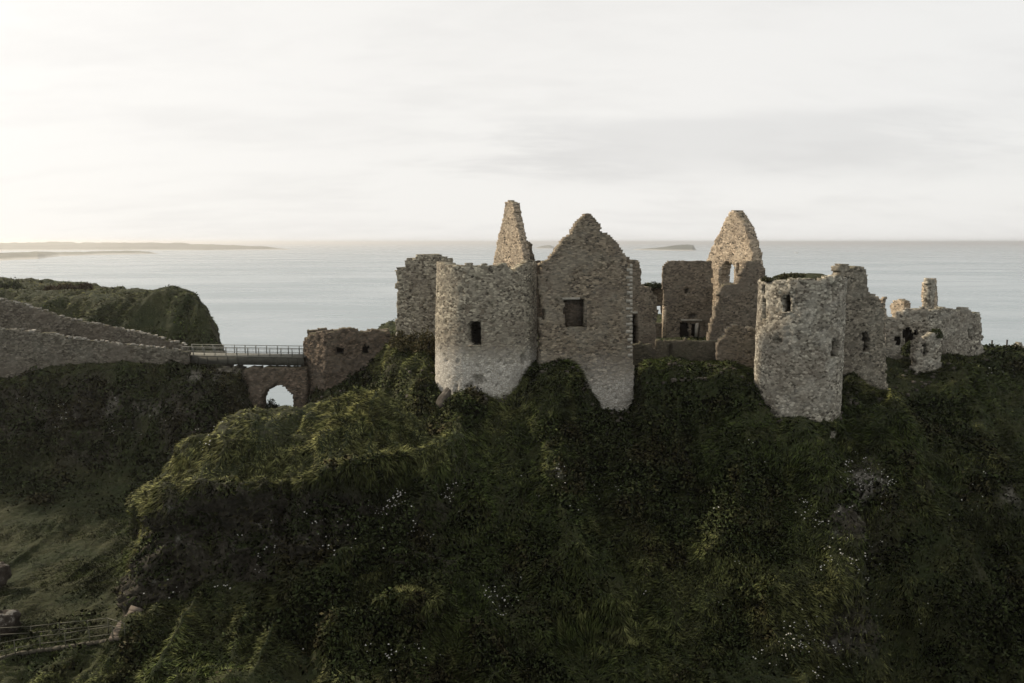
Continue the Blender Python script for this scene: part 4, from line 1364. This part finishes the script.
crest = crest + 0.8 * np.exp(-(((bx - 419) / 20) ** 2 + ((by - 380) / 42) ** 2)) + 0.7 * np.exp(-(((bx - 640) / 50) ** 2 + ((by - 630) / 45) ** 2)) \
    + 0.45 * np.exp(-(((bx - 240) / 120) ** 2 + ((by - 610) / 40) ** 2)) + 0.5 * np.exp(-(((bx - 100) / 150) ** 2 + ((by - 285) / 12) ** 2)) + 0.3 * np.exp(-(((bx - 980) / 60) ** 2 + ((by - 365) / 15) ** 2))
dry = np.clip(0.62 * crest * (0.25 + sstep(fbm(P, 0.9, 3, 226), -.5, .4)) + sstep(fbm(P, 7.0, 4, 221), 0.0, 0.5) * 0.55 + sstep(fbm(P, 1.3, 3, 231), 0.05, 0.6) * 0.5 + r.normal(0, .1, len(P)), 0, 1)[:, None]
lush = sstep(fbm(P, 10.0, 3, 241), -0.25, 0.25)[:, None]
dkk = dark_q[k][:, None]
green = np.array([0.063, 0.086, 0.023]) * lush + np.array([0.036, 0.043, 0.013]) * (1 - lush)
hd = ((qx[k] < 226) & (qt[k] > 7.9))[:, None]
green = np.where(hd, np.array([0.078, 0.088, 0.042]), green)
straw = np.array([0.195, 0.20, 0.076])
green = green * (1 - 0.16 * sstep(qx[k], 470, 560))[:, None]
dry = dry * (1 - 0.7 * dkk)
vly = ((1 - sstep(qx[k], 110, 140)) * (qt[k] < 6.5) * sstep(qy[k], 470, 500) * sstep(660 - qy[k], 0, 30))[:, None]  # valley floor, where the grass colour is darkened to paint in shade
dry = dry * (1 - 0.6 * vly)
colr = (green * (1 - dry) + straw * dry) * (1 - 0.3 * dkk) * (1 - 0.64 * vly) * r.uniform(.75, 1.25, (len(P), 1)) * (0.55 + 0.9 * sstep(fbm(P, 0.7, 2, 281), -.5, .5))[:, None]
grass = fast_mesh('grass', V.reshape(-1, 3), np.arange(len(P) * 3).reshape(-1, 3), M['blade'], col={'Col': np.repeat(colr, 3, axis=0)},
                  nrm=np.repeat(norm(n_ + np.array([0, 0, .15]) + 0.35 * cr + r.normal(0, .16, P.shape)), 3, axis=0))
tag(grass, 'long rough grass over the slopes', None, None, 'stuff')

NU = 250000
crest_q = sstep(qt, 3.0, 3.3) * sstep(4.5 - qt, 0, .3) * (qx < 450) * (qx > 140)
top_q = (qx < 226) * sstep(qt, 8.75, 9.0)
vly_q = (1 - sstep(qx, 110, 140)) * (qt < 6.2) * sstep(qy, 490, 520)
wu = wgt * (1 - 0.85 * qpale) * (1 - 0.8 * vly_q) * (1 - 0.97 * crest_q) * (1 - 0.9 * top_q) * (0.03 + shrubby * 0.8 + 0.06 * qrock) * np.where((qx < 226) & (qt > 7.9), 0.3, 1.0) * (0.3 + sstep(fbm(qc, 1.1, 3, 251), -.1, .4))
r, k, P = sample_quads(NU, wu, 6)
hgt = sstep(fbm(P, 1.6, 3, 261), -0.35, 0.6) * (0.25 + 0.75 * shrubby[k])
P = P + qn[k] * (r.uniform(0, 1, len(P)) ** 0.7 * hgt * 0.7)[:, None]
a = norm(r.normal(0, 1, P.shape) + qn[k] * 0.4)
b = norm(np.cross(a, r.normal(0, 1, P.shape)))
s = (r.uniform(.05, .13, len(P)) * (0.55 + qd[k] / 160))[:, None]
V = np.empty((len(P), 4, 3), np.float32)
V[:, 0] = P - a * s * 1.5
V[:, 1] = P + b * s * 0.8
V[:, 2] = P + a * s * 1.5
V[:, 3] = P - b * s * 0.8
br = np.clip(sstep(fbm(P, 3.0, 3, 271), -0.1, 0.5) + r.normal(0, .2, len(P)), 0, 1)[:, None]
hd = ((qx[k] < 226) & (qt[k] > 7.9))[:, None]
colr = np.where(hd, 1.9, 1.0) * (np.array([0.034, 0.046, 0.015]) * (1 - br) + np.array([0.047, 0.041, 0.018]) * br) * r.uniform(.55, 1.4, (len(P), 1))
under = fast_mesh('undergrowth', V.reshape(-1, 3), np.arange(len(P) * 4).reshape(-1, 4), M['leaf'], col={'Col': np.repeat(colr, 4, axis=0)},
                  nrm=np.repeat(norm(qn[k] + 0.5 * np.stack([vnoise(P, 0.8, 291), vnoise(P, 0.8, 292), vnoise(P, 0.8, 293)], -1) + r.normal(0, .3, P.shape)), 4, axis=0))
tag(under, 'dark leafy undergrowth and bracken on the cliffs', None, None, 'stuff')

# white flower heads in loose drifts
zones = [(430, 505, 38, 30, 55), (300, 535, 60, 22, 28), (385, 520, 25, 25, 18), (505, 598, 22, 20, 26), (560, 488, 30, 30, 14), (862, 486, 26, 26, 55), (815, 515, 34, 14, 20), (800, 640, 50, 40, 60),
         (850, 580, 40, 40, 22), (900, 560, 60, 60, 18), (110, 420, 55, 18, 22), (195, 425, 40, 25, 9), (985, 490, 30, 20, 6), (400, 665, 30, 15, 16), (700, 520, 90, 80, 14), (300, 600, 120, 60, 10), (1000, 375, 20, 10, 6), (170, 590, 15, 20, 5), (40, 412, 35, 15, 7)]
fl = []
r = np.random.default_rng(77)
okf = (qx > 0) & (qx < 1024) & (cosv > 0.1)
for (cx, cy, rx, ry, n) in zones:
    c = np.where(okf & (((qx - cx) / rx) ** 2 + ((qy - cy) / ry) ** 2 < 1.3))[0]
    if len(c) == 0:
        continue
    near = np.percentile(qd[c], 30)
    c = c[qd[c] < near + 6]
    cl = sstep(fbm(qc[c], 1.6, 2, 301), -0.1, 0.4) + 0.08
    pk = r.choice(c, size=n, p=cl / cl.sum())
    for j in pk:
        for _ in range(r.integers(1, 3)):
            fl.append((qc[j] + qn[j] * r.uniform(.3, .6) + r.normal(0, .16, 3), r.uniform(.035, .085)))
vv, ff = [], []
for c, s in fl:
    b0 = len(vv)
    rz = r.uniform(0, 3)
    for i in range(6):
        an = rz + i * math.pi / 3
        vv.append(c + np.array([math.cos(an), math.sin(an), 0]) * s * (1 if i % 2 else .6) + np.array([0, 0, r.uniform(-.3, .5) * s]))
    vv.append(c + np.array([0, 0, s * .7]))
    vv.append(c - np.array([0, 0, s * .6]))
    for i in range(6):
        ff += [(b0 + i, b0 + (i + 1) % 6, b0 + 6), (b0 + (i + 1) % 6, b0 + i, b0 + 7)]
fo = fast_mesh('wildflowers', np.array(vv), np.array(ff), M['flower'])
tag(fo, 'drifts of tiny white flowers on the rock faces', None, None, 'stuff')


# fallen stones at the wall feet
r = np.random.default_rng(91)
vv, ff = [], []
cand = np.where((qt > 6.1) & (qt < 7.08) & (qx > 300) & (qx < 1000) & (cosv > 0))[0]
for j in r.choice(cand, 260):
    c = qc[j] + np.array([0, 0, .05])
    s = r.uniform(.08, .26)
    b0 = len(vv)
    rz = r.uniform(0, 3)
    for z in (-.6, .5):
        for i in range(4):
            an = rz + i * math.pi / 2 + r.uniform(-.25, .25)
            vv.append(c + np.array([math.cos(an) * s * r.uniform(.7, 1.3), math.sin(an) * s * r.uniform(.7, 1.3), z * s * r.uniform(.7, 1.2)]))
    for q in ((0, 3, 2, 1), (4, 5, 6, 7), (0, 1, 5, 4), (1, 2, 6, 5), (2, 3, 7, 6), (3, 0, 4, 7)):
        ff.append([b0 + i for i in q])
ru = fast_mesh('rubble', np.array(vv), np.array(ff), M['rockfin'])
tag(ru, 'fallen stones lying in the grass below the walls', None, None, 'stuff')


# shrubs one can tell apart
def shrub(c, sx, sy, sz, label, n, ca, cb, seed, leaf=0.10, group=None):
    r = np.random.default_rng(seed)
    t = thing('shrub', label, 'shrub', c, group)
    D = norm(r.normal(0, 1, (n, 3)))
    D[:, 2] = np.abs(D[:, 2]) * r.choice([1, 1, 1, -.25], n)
    rad = r.uniform(0.25, 1, n) ** 0.5
    lob = 1 + 0.5 * fbm(D * 2 + seed, 0.8, 3, seed)
    P = D * (rad * lob)[:, None] * np.array([sx, sy, sz])
    keep = fbm(P + seed * 9, 0.55, 2, seed + 1) > -0.3
    P = P[keep]
    n = len(P)
    a = norm(r.normal(0, 1, P.shape))
    b = norm(np.cross(a, r.normal(0, 1, P.shape)))
    s = leaf * r.uniform(.5, 1.3, (n, 1))
    V = np.stack([P - a * s * 1.4, P + b * s * .7, P + a * s * 1.4, P - b * s * .7], 1)
    f = r.random((n, 1))
    col = (np.array(ca) * f + np.array(cb) * (1 - f)) * r.uniform(.6, 1.3, (n, 1))
    fast_mesh('foliage', V.reshape(-1, 3), np.arange(n * 4).reshape(-1, 4), M['leaf'], col={'Col': np.repeat(col, 4, axis=0)}, parent=t)
    mb = MB()
    for k in range(7):
        d = norm(r.normal(0, 1, 3))
        d[2] = abs(d[2]) + .3
        mb.bar((r.uniform(-.1, .1), r.uniform(-.1, .1), -0.5), d * np.array([sx, sy, sz]) * .8, 0.05)
    mb.build('stem', M['wood'], t)
    return t


RUST = ((0.075, 0.046, 0.026), (0.05, 0.042, 0.02))
DKG = ((0.045, 0.055, 0.022), (0.03, 0.036, 0.015))
HG = 'round shrubs along the headland top'
for (a, b_, sx, lab, cc) in ((51, 285.5, 0.95, 'rusty shrub on the grassy headland top, smaller of the two rusty ones on the skyline', RUST),
                             (66, 287.0, 1.25, 'rusty wider shrub on the grassy headland top, just left of the flat skyline', RUST),
                             (12, 283.5, 1.4, 'dark shrub on the headland top above the high end of the causeway wall', DKG),
                             (-2, 280.5, 1.3, 'dark shrub cut by the left edge on the headland skyline', DKG),
                             (85, 287.5, 1.1, 'low brown shrub on the headland skyline, farthest from the left edge', RUST)):
    q = U(a, b_, 112)
    q[2] = ground_z(q[0], q[1]) + .1
    shrub(q, sx, sx * .8, sx * .75, lab, 1500, cc[0], cc[1], int(a + 90), 0.12, HG)
for (a, b_, Y, sx, sz, lab, sd_) in ((412, 352, 80.5, 1.5, 1.6, 'brown bracken bush below the square tower stump', 401), (426, 350, 79.0, 1.3, 1.9, 'taller brown bracken bush against the left side of the round tower', 402),
                                     (399, 352, 82.0, 0.9, 1.2, 'small bracken bush between gatehouse and square tower stump', 403)):
    q = U(a, b_ + 8, Y)
    q[2] = max(q[2], ground_z(q[0], q[1]))
    shrub(q, sx, 1.0, sz, lab, 3800, (0.085, 0.068, 0.032), (0.05, 0.048, 0.02), sd_, 0.10, 'bracken bushes by the round tower')
for (a, b_, Y, sx, sz, lab, sd_) in ((272, 408, 92.5, 1.3, 1.5, 'dark bush growing in the mouth of the stone arch', 411), (911, 348, 81.6, 0.8, 1.35, 'dark bush growing against the hollow far right ruin', 412), (936, 330, 80.8, 0.5, 0.75, 'dark creeper bush hanging on the far ruin below the chimney stack', 413)):
    q = U(a, b_ + 6, Y)
    shrub(q, sx, 0.8, sz, lab, 3000, DKG[0], DKG[1], sd_, 0.09)
# plants rooted in the wall tops
for (a, b_, Y, sx, sz, lab, sd_, cc) in ((792, 277, 68.5, 1.25, 0.42, 'mat of grass and weeds growing on top of the grey round tower', 421, ((0.075, 0.078, 0.035), (0.05, 0.045, 0.024))),
                                     (768, 279, 68.6, 0.5, 0.3, 'small tuft on the broken left rim of the grey round tower', 422, ((0.06, 0.065, 0.028), (0.045, 0.04, 0.02))),
                                     (653, 286, 98.6, 1.5, 0.55, 'dark plants growing along the top of the overgrown wall', 423, DKG)):
    q = U(a, b_ + 1, Y)
    shrub(q, sx, 0.7, sz, lab, 1600, cc[0], cc[1], sd_, 0.08)

# ------------------------------------------------------------------ haze: the sea air
HZ = 45000.0
hv = [(-HZ, -HZ, -6), (HZ, -HZ, -6), (HZ, HZ, -6), (-HZ, HZ, -6), (-HZ, -HZ, 62), (HZ, -HZ, 62), (HZ, HZ, 62), (-HZ, HZ, 62)]
hm = bpy.data.materials.new('sea_air')
hm.use_nodes = True
hn = hm.node_tree
hn.nodes.clear()
ho = hn.nodes.new('ShaderNodeOutputMaterial')
hp_ = hn.nodes.new('ShaderNodeVolumePrincipled')
hp_.inputs['Color'].default_value = (0.93, 0.93, 0.92, 1)
hp_.inputs['Density'].default_value = 1.25e-4
hp_.inputs['Anisotropy'].default_value = 0.68
hn.links.new(hp_.outputs[0], ho.inputs['Volume'])
haze = fast_mesh('haze', hv, [(0, 3, 2, 1), (4, 5, 6, 7), (0, 1, 5, 4), (1, 2, 6, 5), (2, 3, 7, 6), (3, 0, 4, 7)], hm)
tag(haze, 'pale sea haze', None, None, 'stuff')
